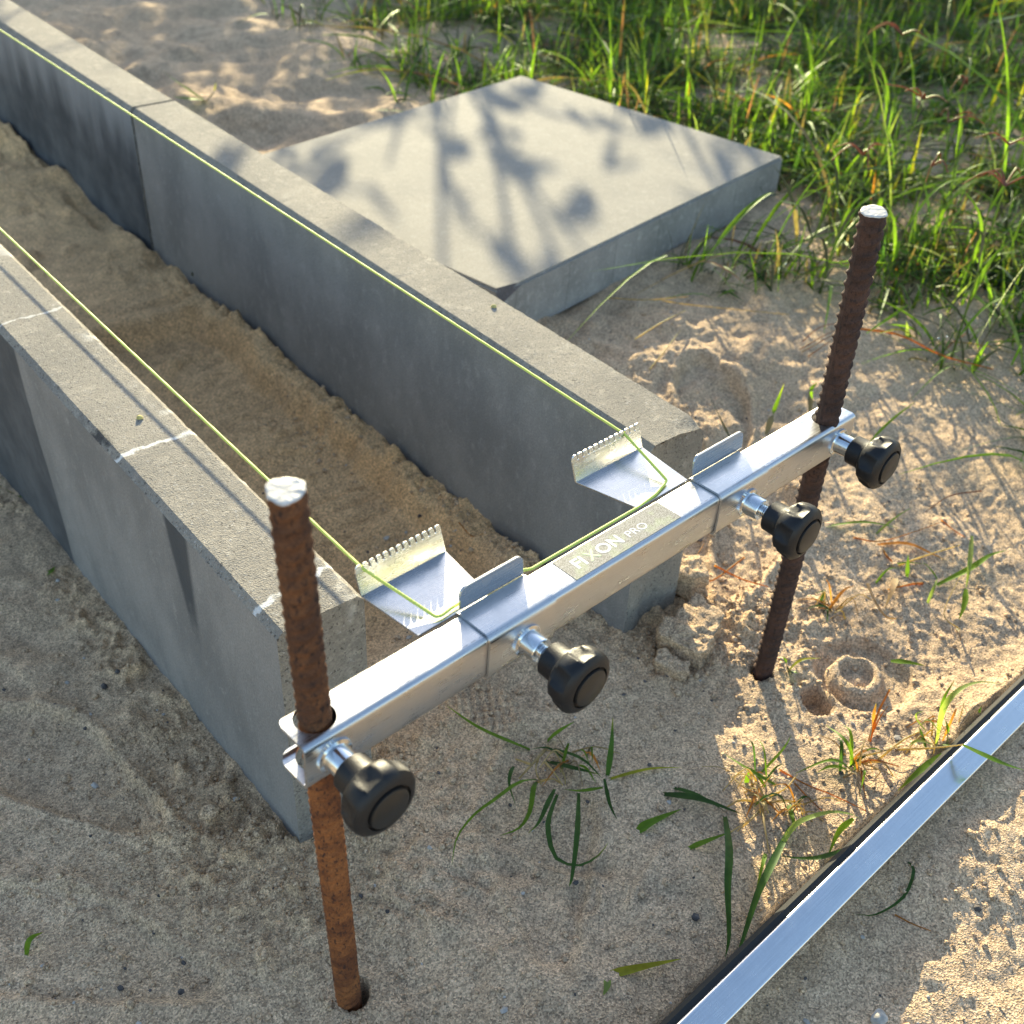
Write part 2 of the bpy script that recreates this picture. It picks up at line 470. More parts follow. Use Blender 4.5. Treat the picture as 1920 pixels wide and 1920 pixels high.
    # shoe prints and soft hollows
    for cx, cy, an, dp in ((.165, -.150, .95, .005), (-.135, .215, 1.9, .007), (-.20, .02, 2.2, .004), (.66, .03, .5, .008), (.80, .22, 1.0, .010)):
        c, s = math.cos(an), math.sin(an)
        u = (x - cx) * c + (y - cy) * s; v = -(x - cx) * s + (y - cy) * c
        rad = np.hypot(u / .125, v / (.042 + .010 * np.sin(u * 22 + .5))) + .05 * vnoise(x * 45, y * 45, 86)
        ins = 1 - sstep(.90, 1.06, rad)
        z = z - dp * ins + dp * .55 * np.exp(-((rad - 1.14) / .10) ** 2)
    hol = 1 - sstep(.42, .55, np.hypot(x, y))
    z = z + (.0035 * fbm(x * 13 + 1, y * 13, 87, 3) + .0024 * fbm(x * 38, y * 38, 88, 3) * (1 - .5 * sstep(.3, .5, x))) * (1 - chan)
    # spoil against the straightedge
    ye = -.3512 + .0497 * (x - .121)
    z = z + .020 * sstep(.12, .50, x) * sstep(.05, -.01, y - ye) - .008 * np.exp(-((y - ye + .005) / .03) ** 2)
    dd = y - ye - .017 + .004 * vnoise(x * 40, y * 10, 85)
    z = z - .026 * sstep(-.016, -.010, dd) * (1 - sstep(.000, .006, dd)) * sstep(-.3, -.1, x) * sstep(1.4, 1.2, x)
    z = z + .010 * np.exp(-((x + .047) ** 2 + (y + .158) ** 2) / .05 ** 2)
    # hollow below the stones edges stay sharp
    tone_lift = np.clip(chan * .9 + crumb * .35, 0, 1)  # where sand colour is brightened: the channel, less so the crumbly zones
    return z, tone_lift

gx = axis(-.34, .80, .0029, 1.011, 40.0)
gy = axis(-.54, .42, .0029, 1.011, 40.0)
GX, GY = np.meshgrid(gx, gy)
GZ, GD = ground_h(GX, GY)
GZ = np.where(np.hypot(GX, GY) > 8, .03, GZ)

def gh(x, y):
    i = int(np.clip(np.searchsorted(gx, x) - 1, 0, len(gx) - 2)); j = int(np.clip(np.searchsorted(gy, y) - 1, 0, len(gy) - 2))
    fx = (x - gx[i]) / (gx[i + 1] - gx[i]); fy = (y - gy[j]) / (gy[j + 1] - gy[j])
    return float((GZ[j, i] * (1 - fx) + GZ[j, i + 1] * fx) * (1 - fy) + (GZ[j + 1, i] * (1 - fx) + GZ[j + 1, i + 1] * fx) * fy)

def build_ground():
    ny, nx = GX.shape
    co = np.stack([GX, GY, GZ], -1).reshape(-1, 3).astype(np.float32)
    idx = np.arange(nx * ny).reshape(ny, nx)
    q = np.stack([idx[:-1, :-1], idx[:-1, 1:], idx[1:, 1:], idx[1:, :-1]], -1).reshape(-1, 4)
    me = bpy.data.meshes.new('ground')
    me.vertices.add(len(co)); me.vertices.foreach_set('co', co.ravel())
    me.loops.add(q.size); me.loops.foreach_set('vertex_index', q.ravel().astype(np.int32))
    me.polygons.add(len(q)); me.polygons.foreach_set('loop_start', np.arange(0, q.size, 4, dtype=np.int32))
    me.polygons.foreach_set('use_smooth', np.ones(len(q), dtype=bool))
    me.update()
    at = me.attributes.new('tone_lift', 'FLOAT', 'POINT'); at.data.foreach_set('value', GD.ravel().astype(np.float32))
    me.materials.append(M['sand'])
    o = link(bpy.data.objects.new('ground', me))
    tag(o, 'pale trampled building sand with pressed marks and loose crumbs', None, None, 'structure')
build_ground()

# ------------------------------------------------------------------ kerb stones
KW, KC = .08, .006
def kerb(name, x0, y0, y1, top, side, seed, label, groove=0.0, chip=None, seg=.0035):
    r = np.random.RandomState(seed)
    zb = -.09
    prof = [(KW, zb), (KW, .10), (KW, KT - .016), (KW, KT - KC), (KW - KC, KT), (KW - .016, KT), (KW / 2, KT), (.016, KT), (KC, KT), (0, KT - KC), (0, KT - .016), (0, .10), (0, zb)]
    n = len(prof)
    ys = np.concatenate([np.arange(y0, min(y1, y0 + 1.2), seg), [y1]])
    nz = {}
    for k in (3, 4, 8, 9):
        b = r.randn(len(ys)); b = np.convolve(b, [.25, .5, .25], 'same') * .00045
        c = np.clip(r.randn(len(ys)) - 1.9, 0, None) * .0022
        c = np.convolve(c, [.3, .5, .3], 'same')
        nz[k] = np.clip(np.abs(b) + c, 0, .004)
    V = []; F = []; MI = []
    for j, y in enumerate(ys):
        for k, (px, pz) in enumerate(prof):
            dx = dz = 0.0
            if k in nz:
                a = nz[k][j]; dx = a if px < KW / 2 else -a; dz = -a
            if chip and px > KW * .75 and pz > .2:
                a = chip * math.exp(-((y - y0) / .012) ** 2)
                dx -= a * (.6 if k in (3, 4) else .2); dz -= a * (1.0 if k in (3, 4, 5) else .1)
            V.append((x0 + px + dx, y, pz + dz))
    for j in range(len(ys) - 1):
        for k in range(n - 1):
            a = j * n + k
            F.append((a, a + 1, a + n + 1, a + n)); MI.append(1 if k in (3, 4, 5, 6, 7, 8) else 0)
        F.append((j * n + n - 1, j * n, (j + 1) * n, (j + 1) * n + n - 1)); MI.append(0)
    # end faces: rows between the two sides, with an optional cast groove
    pairs = [(0, 12), (1, 11), (2, 10), (3, 9), (4, 8)]
    for j, sgn in ((0, 1), (len(ys) - 1, -1)):
        rows = []
        for (ri, li) in pairs:
            R_ = V[j * n + ri]; L_ = V[j * n + li]; row = [j * n + ri]
            for c in range(1, 12):
                f = c / 12; 
                g = groove * math.exp(-((f - .52) / .20) ** 4) if sgn == 1 else 0
                V.append((R_[0] * (1 - f) + L_[0] * f, ys[j] + g + r.randn() * .0004, R_[2] * (1 - f) + L_[2] * f)); row.append(len(V) - 1)
            row.append(j * n + li); rows.append(row)
        for a, b in zip(rows[:-1], rows[1:]):
            for c in range(12):
                f = (a[c], a[c + 1], b[c + 1], b[c]); F.append(f if sgn == -1 else f[::-1]); MI.append(1)
    o = mesh_obj(name, V, F, [side, top], None, True, MI)
    smooth_by_angle(o, 30)
    return tag(o, label, 'kerb stone', 'concrete kerb stones set on edge')

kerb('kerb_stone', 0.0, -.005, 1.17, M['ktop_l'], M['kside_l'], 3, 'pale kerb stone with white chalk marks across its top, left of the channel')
X2 = .4167
kerb('kerb_stone', X2, .006, 1.165, M['ktop'], M['kside'], 5, 'grey kerb stone running beside the square slab, under the string', .006, .0045)
kerb('kerb_stone', X2 - .001, 1.172, 2.35, M['ktop'], M['kside_w'], 8, 'dark wet kerb stone farthest away at the upper left', 0, None, .006)

# ------------------------------------------------------------------ paving slab
def slab():
    A = Vector((.6575, .5246, 0)); B = Vector((1.4432, .6577, 0)); Cc = Vector((1.3515, 1.2984, 0))
    e1 = (B - A); L1 = e1.length; e1.normalize(); e2 = Vector((-e1.y, e1.x, 0)); L2 = .645
    zt, th = .13, .088
    bm = bmesh.new()
    bmesh.ops.create_cube(bm, size=1.0)
    for v in bm.verts:
        v.co = Vector(((v.co.x + .5) * L1, (v.co.y + .5) * L2, v.co.z * th - th / 2))
    bmesh.ops.bevel(bm, geom=list(bm.edges), offset=.004, segments=2, affect='EDGES')
    for f in bm.faces: f.material_index = 0 if f.normal.z > .6 else 1
    n = Vector((-.35, -1.0, .75)).normalized()
    res = bmesh.ops.bisect_plane(bm, geom=list(bm.verts) + list(bm.edges) + list(bm.faces), plane_co=Vector((.048, 0.0, -.003)), plane_no=Vector((-.26, -1, .75)).normalized(), clear_outer=True)
    ed = [e for e in res['geom_cut'] if isinstance(e, bmesh.types.BMEdge)]
    fl = bmesh.ops.edgeloop_fill(bm, edges=ed)
    for f in fl.get('faces', []): f.material_index = 2
    o = bm_obj('paving_slab', bm, [M['slab'], M['slab_side'], M['chip']])
    o.matrix_world = Matrix(((e1.x, e2.x, 0, A.x), (e1.y, e2.y, 0, A.y), (0, 0, 1, zt), (0, 0, 0, 1)))
    smooth_by_angle(o, 30)
    tag(o, 'large square concrete paving slab lying behind the right kerb, one corner broken', 'paving slab')
slab()

# ------------------------------------------------------------------ the line holder: bar, sliders, knobs
BO = Vector((-0.0461, -0.1789, 0.1059 + KT)); BA = Vector((.9968, .0768, -.0239)); BN = Vector((-.0768, .997, 0)); BU = Vector((.0239, .0018, .9997))
BM = Matrix(((BA.x, BN.x, BU.x, BO.x), (BA.y, BN.y, BU.y, BO.y), (BA.z, BN.z, BU.z, BO.z), (0, 0, 0, 1)))
holder = empty('line_holder'); holder.matrix_world = BM
tag(holder, 'square metal bar with four black knobs and two notched string plates, clamped to the rebars', 'string holder')

def rr(t0, t1, w0, w1, r, seg=5):
    pts = []
    for (ct, cw, a0) in ((t1 - r, w1 - r, 0), (t0 + r, w1 - r, 90), (t0 + r, w0 + r, 180), (t1 - r, w0 + r, 270)):
        for i in range(seg + 1):
            a = math.radians(a0 + 90 * i / seg)
            pts.append((ct + r * math.cos(a), cw + r * math.sin(a)))
    return pts

def tube_mesh(s0, s1, outer, inner, nseg=1):
    V = []; F = []; n = len(outer)
    ss = [s0 + (s1 - s0) * i / nseg for i in range(nseg + 1)]
    for prof in (outer, inner):
        for s in ss:
            for (t, w) in prof: V.append((s, t, w))
    off = n * len(ss)
    for j in range(nseg):
        for k in range(n):
            a = j * n + k; b = j * n + (k + 1) % n
            F.append((a, b, b + n, a + n)[::-1]); F.append((off + a, off + b, off + b + n, off + a + n))
    for k in range(n):
        a, b = k, (k + 1) % n
        F.append((a, b, off + b, off + a)); e = nseg * n
        F.append((e + a, e + b, off + e + b, off + e + a)[::-1])
    return V, F

def fix_normals(o):
    bm = bmesh.new(); bm.from_mesh(o.data); bmesh.ops.recalc_face_normals(bm, faces=bm.faces); bm.to_mesh(o.data); bm.free()

def boolean(o, cutters):
    for c in cutters:
        m = o.modifiers.new('b', 'BOOLEAN'); m.object = c; m.operation = 'DIFFERENCE'; m.solver = 'EXACT'
    dg = bpy.context.evaluated_depsgraph_get()
    me = bpy.data.meshes.new_from_object(o.evaluated_get(dg))
    o.modifiers.clear(); old = o.data; o.data = me; bpy.data.meshes.remove(old)
    for c in cutters: bpy.data.objects.remove(c)

def cutter_cyl(s, t, r, w0=-.2, w1=.2, n=40):
    bm = bmesh.new()
    bmesh.ops.create_cone(bm, cap_ends=True, segments=n, radius1=r, radius2=r, depth=w1 - w0)
    bmesh.ops.translate(bm, verts=bm.verts, vec=(s, t, (w0 + w1) / 2))
    return bm_obj('cut', bm, M['alu'])

def cutter_box(s0, s1, t0, t1, w0, w1):
    V = [(s, t, w) for s in (s0, s1) for t in (t0, t1) for w in (w0, w1)]
    o = mesh_obj('cut', V, [(0, 1, 3, 2), (4, 6, 7, 5), (0, 4, 5, 1), (2, 3, 7, 6), (0, 2, 6, 4), (1, 5, 7, 3)], M['alu'])
    fix_normals(o); return o

def prism(name, poly, frame, thick, mats, parent, bevel=.0):
    """extrude a 2-D outline; frame(u, v, d) -> local point"""
    n = len(poly)
    V = [frame(u, v, 0) for u, v in poly] + [frame(u, v, thick) for u, v in poly]
    F = [tuple(range(n)), tuple(range(2 * n - 1, n - 1, -1))] + [(i, (i + 1) % n, n + (i + 1) % n, n + i) for i in range(n)]
    o = mesh_obj(name, V, F, mats, parent); fix_normals(o)
    if bevel:
        m = o.modifiers.new('bev', 'BEVEL'); m.width = bevel; m.segments = 2; m.limit_method = 'ANGLE'; m.angle_limit = math.radians(50)
    return o

HB = .035
def build_bar():
    V, F = tube_mesh(-.0378, .5405, rr(-.0155, .0155, -HB, 0, .0042), rr(-.0135, .0135, -HB + .002, -.002, .0024))
    o = mesh_obj('bar', V, F, M['alu_bar']); fix_normals(o)
    cuts = [cutter_cyl(-.0186, .0017, .0128), cutter_cyl(.5112, -.0022, .0115),
            cutter_box(-.06, -.022, .009, .03, -HB + .0042, -.0042)]
    # rounded back corners of the open left end, and of the right end
    cc = cutter_box(-.06, -.0288, .0065, .03, -.1, .1); k = cutter_cyl(-.0288, .0065, .009, -.2, .2)
    cm = cc.modifiers.new('b', 'BOOLEAN'); cm.object = k; cm.operation = 'DIFFERENCE'; cm.solver = 'EXACT'
    dg = bpy.context.evaluated_depsgraph_get(); me = bpy.data.meshes.new_from_object(cc.evaluated_get(dg))
    cc.modifiers.clear(); cc.data = me; bpy.data.objects.remove(k); cuts.append(cc)
    boolean(o, cuts)
    o.name = 'bar'; o.parent = holder
    smooth_by_angle(o, 28)
    return o
bar = build_bar()
tag(bar, 'long square brushed-metal tube with a hole at each end')

def plate_pair(name, base, lipspan, nslots, string_slot, flag_span, sleeve):
    """one slider: sleeve round the bar, flag on top, horizontal plate and leaning notched lip"""
    s0, s1 = sleeve
    V, F = tube_mesh(s0, s1, rr(-.0176, .0176, -HB - .0021, .0021, .0056), rr(-.0158, .0158, -HB - .0003, .0003, .0044))
    sl = mesh_obj('slider_sleeve', V, F, M['alu'], holder); fix_normals(sl); smooth_by_angle(sl, 28)
    # flag
    f0, f1 = flag_span; hgt = .0165; r = .006
    poly = [(f0, 0), (f1, 0)]
    for (cx, a0) in ((f1 - r, 0), (f0 + r, 90)):
        for i in range(6):
            a = math.radians(a0 + 90 * i / 5); poly.append((cx + r * math.cos(a), hgt - r + r * math.sin(a)))
    prism('flag', poly, lambda u, v, d: (u, .0150 + d + v * .10, .0016 + v), .0018, M['alu2'], sl, .0003)
    # horizontal plate with short slits by the bar
    b0, b1 = base; l0, l1 = lipspan
    poly = [(b0, .0160), (b1, .0160), (l1, .0690), (l0, .0690)]
    prism('string_plate', poly, lambda u, v, d: (u, v, -.0002 - d), .0015, M['alu2'], sl, .0002)
    # notched lip, bent up and leaning back
    Ln = .0212; ca, sa = math.cos(math.radians(21)), math.sin(math.radians(21))
    n = nslots; pitch = (l1 - l0 - .0075) / (n - .3); tops = []
    poly = [(l0, 0), (l0, Ln - .0045), (l0 + .0012, Ln - .0016), (l0 + .0030, Ln)]
    slots = []
    x = l0 + .0055
    for i in range(n):
        slots.append(x + .0007)
        poly += [(x - .0007, Ln), (x, Ln - .0010), (x, Ln - .0043), (x + .0006, Ln - .0050), (x + .0012, Ln - .0050), (x + .0018, Ln - .0045), (x + .0018, Ln - .0010), (x + .0027, Ln)]
        x += pitch
    poly += [(l1 - .0008, Ln), (l1, Ln - .0010), (l1, 0)]
    prism('notched_lip', poly, lambda u, v, d: (u, .0688 + v * sa + d * ca, -.0006 + v * ca - d * sa), .0015, M['alu2'], sl, .0)
    st = min(slots, key=lambda q: abs(q - string_slot))
    return sl, BM @ Vector((st, .0688 + (Ln - .0047) * sa + .0006, -.0006 + (Ln - .0047) * ca + .0013))

sl1, slotL = plate_pair('a', (.0720, .1340), (.0677, .1419), 12, .0735, (.1075, .1650), (.1040, .1650))
tag(sl1, 'slider sleeve with notched plate beside the left kerb')
sl2, slotR = plate_pair('b', (.2870, .3460), (.2750, .3532), 12, .333, (.3510, .4150), (.3470, .4080))
tag(sl2, 'slider sleeve with notched plate beside the right kerb')

def lathe(prof, n=48, mod=None):
    """prof: list of (radius, depth); returns verts, faces about the local -t axis"""
    V = []; F = []
    for i, (r, d) in enumerate(prof):
        for k in range(n):
            a = 2 * math.pi * k / n
            rr_ = r if mod is None else mod(i, r, a)
            V.append((rr_ * math.cos(a), -d, rr_ * math.sin(a)))
    for i in range(len(prof) - 1):
        for k in range(n):
            F.append((i * n + k, i * n + (k + 1) % n, (i + 1) * n + (k + 1) % n, (i + 1) * n + k))
    F.append(tuple(range(n))); e = (len(prof) - 1) * n
    F.append(tuple(range(e + n - 1, e - 1, -1)))
    return V, F

def knob(s, w, t, gap, rot, label):
    base = bpy.data.objects.new('clamp_knob', None); link(base, holder); base.empty_display_size = .01
    base.location = (s, t, w)
    R0 = .0232
    # knurled collar + sleeve nut
    V, F = lathe([(.0100, -.001), (.0118, 0), (.0118, .0016), (.0102, .0019), (.0093, .0022), (.0090, .0140), (.0086, .0146), (.0058, .0146)], 72, lambda i, r, a: r + (.00035 * math.cos(36 * a) if i in (1, 2) else 0))
    V = [(x + s, y + t, z + w) for x, y, z in V]
    bpy.data.objects.remove(base)
    # knob head is the part, its pieces are sub-parts
    h0 = .0146 + gap
    prof = [(.0030, h0), (.0116, h0), (.0126, h0 + .0010), (.0129, h0 + .010), (.0138, h0 + .0132), (.0190, h0 + .0165), (.0216, h0 + .0195), (.0230, h0 + .0240), (.0232, h0 + .0285), (.0224, h0 + .0320), (.0200, h0 + .0345), (.0168, h0 + .0358), (.0156, h0 + .0361), (.0154, h0 + .0340), (.0140, h0 + .0340), (.0139, h0 + .0364), (.006, h0 + .0369), (.0002, h0 + .0370)]
    dep = {5: .0018, 6: .0036, 7: .0040, 8: .0028, 9: .0008}
    def mod(i, r, a):
        if i not in dep: return r
        k6 = math.pi / 3; da = (a + rot) % k6; da = min(da, k6 - da)
        rc = .0125; Rc = R0 + rc - dep[i]
        q = rc * rc - (Rc * math.sin(da)) ** 2
        return min(r, Rc * math.cos(da) - math.sqrt(q)) if q > 0 else r
    Vk, Fk = lathe(prof, 144, mod)
    Vk = [(x + s, y + t, z + w) for x, y, z in Vk]
    kb = mesh_obj('clamp_knob', Vk, Fk, M['black'], holder); fix_normals(kb); smooth_by_angle(kb, 32)
    tag(kb, label)
    co = mesh_obj('knurled_collar', V, F, M['zinc'], kb); fix_normals(co); smooth_by_angle(co, 30)
    # threaded rod
    n = 24; L = h0 + .004; Vt = []; Ft = []; st = int(L / .0004)
    for j in range(st + 1):
        d = j * .0004
        for k in range(n):
            a = 2 * math.pi * k / n
            r = .0049 + .0006 * math.cos(2 * math.pi * d / .0017 - a)
            Vt.append((s + r * math.cos(a), t - d, w + r * math.sin(a)))
    for j in range(st):
        for k in range(n): Ft.append((j * n + k, j * n + (k + 1) % n, (j + 1) * n + (k + 1) % n, (j + 1) * n + k))
    th = mesh_obj('threaded_rod', Vt, Ft, M['zinc'], kb, True); fix_normals(th)
    # end cap disc
    Vc, Fc = lathe([(.0134, h0 + .0360), (.0134, h0 + .0372), (.0120, h0 + .0379), (.0002, h0 + .0381)], 64)
    Vc = [(x + s, y + t, z + w) for x, y, z in Vc]
    cp = mesh_obj('end_cap', Vc, Fc, M['cap'], kb); fix_normals(cp); smooth_by_angle(cp, 30)

knob(-.0178, -.0180, -.0153, .0005, .20, 'black knob at the left end of the bar, beside the orange rusty rebar')
knob(.1380, -.0195, -.0174, .0075, .55, 'black knob on the left slider, some thread showing')
knob(.3850, -.0205, -.0174, .0075, .30, 'black knob on the right slider, some thread showing')
knob(.5180, -.0185, -.0153, .0005, .35, 'black knob at the right end of the bar')

def label_plate():
    o = prism('label_plate', [(.1900, -.0118), (.3035, -.0118), (.3035, .0122), (.1900, .0122)], lambda u, v, d: (u, v, .00035 - d), .0006, M['label'], bar)
    tag(o, 'speckled engraved label on the bar top reading FIXON PRO')
    def text(body, s, t, size, mat, bold, name, sx=1.0):
        cu = bpy.data.curves.new('t', 'FONT'); cu.body = body; cu.size = size; cu.offset = bold; cu.extrude = .00005
        ob = bpy.data.objects.new('t', cu); COL.objects.link(ob)
        dg = bpy.context.evaluated_depsgraph_get(); dg.update()
        me = bpy.data.meshes.new_from_object(ob.evaluated_get(dg)); bpy.data.objects.remove(ob)
        me.materials.clear(); me.materials.append(mat)
        for v in me.vertices: v.co = Vector((s + v.co.x * sx, t + v.co.y, .00042 + v.co.z))
        me.name = name
        return link(bpy.data.objects.new(name, me), bar)
    text('FI', .1990, -.0046, .0140, M['letter'], .00025, 'lettering', 1.2)
    text('X', .2132, -.0046, .0140, M['letter_g'], .0002, 'lettering', 1.0)
    text('ON', .2240, -.0046, .0140, M['letter'], .00025, 'lettering', 1.12)
    text('PRO', .2540, -.0042, .0100, M['letter'], -.00005, 'lettering', 1.15)
label_plate()

# ------------------------------------------------------------------ rebars
def rebar(name, P, mats, label, seed, rot):
    P = [Vector(p) for p in P]            # below ground, hole, top
    a, b, c = P
    L = (b - a).length + (c - b).length; tb = (b - a).length / L
    def pt(t):                            # quadratic through three points
        l0 = (t - tb) * (t - 1) / (tb); l1 = t * (t - 1) / (tb * (tb - 1)); l2 = t * (t - tb) / (1 - tb)
        return a * l0 + b * l1 + c * l2
    n = 40; ds = .0011; m = int(L / ds)
    r_ = np.random.RandomState(seed)
    ex = Vector((1, 0, 0)); V = []; F = []
    for j in range(m + 1):
        t = j / m; p = pt(t); d = (pt(min(1, t + .01)) - pt(max(0, t - .01))).normalized()
        u = (ex - d * ex.dot(d)).normalized(); v = d.cross(u); s = t * L
        for k in range(n):
            th = 2 * math.pi * k / n + rot
            half = math.sin(th)                        # two rows of slanted crescents
            sgn = 1 if half > 0 else -1
            ph = (s / .0098 + sgn * .42 * math.cos(th) + (0 if sgn > 0 else .5)) % 1.0
            rib = math.exp(-((ph - .5) / .21) ** 2) * min(1, abs(half) * 1.25)
            lon = math.exp(-(half / .20) ** 2)
            R = .0089 + .0020 * rib * (1 - lon) + .0012 * lon + r_.randn() * .00012
            V.append(p + (u * math.cos(th) + v * math.sin(th)) * R)
    for j in range(m):
        for k in range(n): F.append((j * n + k, j * n + (k + 1) % n, (j + 1) * n + (k + 1) % n, (j + 1) * n + k))
    F.append(tuple(range(n - 1, -1, -1)))
    e = empty(name, P[0].lerp(P[1], .3))
    tag(e, label, 'rebar', 'rusty rebars holding the bar')
    inv = Matrix.Translation(-e.location)
    MI = [1 if (mats[1] and (i // n) * ds > L * .72) else 0 for i in range(len(F))]
    o = mesh_obj('ribbed_shaft', [inv @ v for v in V], F, [mats[0], mats[1] or mats[0]], e, True, MI)
    # sawn bright end, slightly domed with a burr
    top = V[-n:]; cN = sum(top, Vector()) / n; d = (pt(1) - pt(.98)).normalized()
    Vc = []; Fc = []
    for (f, h) in ((1.0, -.0002), (1.03, .0003), (1.0, .0008), (.85, .0009), (.45, .0009)):
        for k, q in enumerate(top):
            jit = r_.randn() * .0002 * (1 if f > .8 else .3)
            Vc.append(inv @ (cN + (q - cN) * f + d * (h + jit)))
    for j in range(4):
        for k in range(n): Fc.append((j * n + k, j * n + (k + 1) % n, (j + 1) * n + (k + 1) % n, (j + 1) * n + k))
    Fc.append(tuple(range(4 * n, 5 * n)))
    mesh_obj('sawn_end', Vc, Fc, M['cut'], e, True)
    return e
def ext(b, h, dz):
    b = Vector(b); h = Vector(h); d = (h - b); return b - d * (dz / d.z)
b1, h1, t1 = (-.0469, -.1579, .0), (-.0648, -.1787, .3564), (-.0740, -.1887, .5314)
b2, h2, t2 = (.4947, -.1259, .005), (.4633, -.1434, .3437), (.4430, -.1497, .5379)
rebar('rebar', (ext(b1, h1, .12), h1, t1), (M['rust1'], M['rust2b']), 'orange-brown rusty rebar in the left foreground, through the left end of the bar', 1, .5)
rebar('rebar', (ext(b2, h2, .12), h2, t2), (M['rust2'], None), 'dark brown rusty rebar at the right end of the bar, in front of the grass', 2, 1.1)

# ------------------------------------------------------------------ the line
def string():
    def L(s, t, w): return BM @ Vector((s, t, w))
    ctl = [Vector((slotL.x - .0056 * 3.6, 3.5, slotL.z)), slotL, L(.0906, .0205, .0018), L(.0945, .0192, .0016), L(.104, .0205, .0018), L(.135, .0205, .0018), L(.1665, .0192, .0012), L(.175, .0172, -.0006),
           L(.29, .0172, -.0006), L(.310, .0185, .0008), L(.3255, .0225, .0016), L(.3294, .0240, .0024), slotR, Vector((slotR.x - .0077 * 3.6, 3.5, slotR.z))]
    pts = []
    for i in range(len(ctl) - 1):
        a, b = ctl[i], ctl[i + 1]; ln = (b - a).length
        if ln > 1:
            k = 700
            fr = [j / k for j in range(k)]
            fr = [1 - (1 - f) ** 1.0 for f in fr] if i else fr
        else:
            k = max(3, int(ln / .0009)); fr = [j / k for j in range(k)]
        pts += [a.lerp(b, f) for f in fr]
    pts.append(ctl[-1])
    # soften corners
    for _ in range(2):
        pts = [pts[0]] + [(pts[i - 1] + pts[i] * 2 + pts[i + 1]) / 4 for i in range(1, len(pts) - 1)] + [pts[-1]]
    n = 12; V = []; F = []; acc = 0
    for i, p in enumerate(pts):
        d = (pts[min(i + 1, len(pts) - 1)] - pts[max(i - 1, 0)]).normalized()
        if i: acc += (p - pts[i - 1]).length
        u = d.cross(Vector((0, 0, 1))).normalized(); v = u.cross(d)
        tw = 2 * math.pi * acc / .0085
        for k in range(n):
            a = 2 * math.pi * k / n
            r = .00098 * (1 + .22 * abs(math.cos(1.5 * (a - tw / 1.0))))
            V.append(p + (u * math.cos(a) + v * math.sin(a)) * r)
    for j in range(len(pts) - 1):
        for k in range(n): F.append((j * n + k, j * n + (k + 1) % n, (j + 1) * n + (k + 1) % n, (j + 1) * n + k))
    o = mesh_obj('mason_line', V, F, M['yarn'], None, True)
    tag(o, 'thin neon yellow-green string stretched over both kerbs and along the bar', 'string')
string()

# ------------------------------------------------------------------ straightedge leaning in the sand
def straightedge():
    A = Vector((.121, -.3512, .045)); B = Vector((.642, -.3253, .045))
    d = (B - A).normalized(); nrm = Vector((-d.y, d.x, 0))
    lean = math.radians(21)
    up = Vector((0, 0, 1)) * math.cos(lean) - nrm * math.sin(lean)
    side = nrm * math.cos(lean) + Vector((0, 0, 1)) * math.sin(lean)
    O = A - d * .45
    prof = rr(-.0255, 0.0, -.075, 0, .0030, 5)
    bm = bmesh.new(); rings = []
    for s in (0, 1.75):
        rings.append([bm.verts.new((s, t, w)) for t, w in prof])
    n = len(prof)
    for k in range(n):
        f = bm.faces.new((rings[0][k], rings[0][(k + 1) % n], rings[1][(k + 1) % n], rings[1][k]))
    bm.faces.new(rings[0]); bm.faces.new(rings[1][::-1])
    o = bm_obj('straightedge', bm, M['straight'])
    o.matrix_world = Matrix(((d.x, side.x, up.x, O.x), (d.y, side.y, up.y, O.y), (d.z, side.z, up.z, O.z), (0, 0, 0, 1)))
    smooth_by_angle(o, 30)
    rb = mesh_obj('dark_strip', [(s, t, w) for s in (.001, 1.749) for t in (-.001, .0045) for w in (-.034, -.0035)], [(0, 1, 3, 2), (4, 6, 7, 5), (0, 4, 5, 1), (2, 3, 7, 6), (0, 2, 6, 4), (1, 5, 7, 3)], M['strip_dark'], o); fix_normals(rb)  # matte dark strip added so the far face looks black
    tag(o, 'long shiny metal straightedge lying across the sand at lower right', 'straightedge')
straightedge()
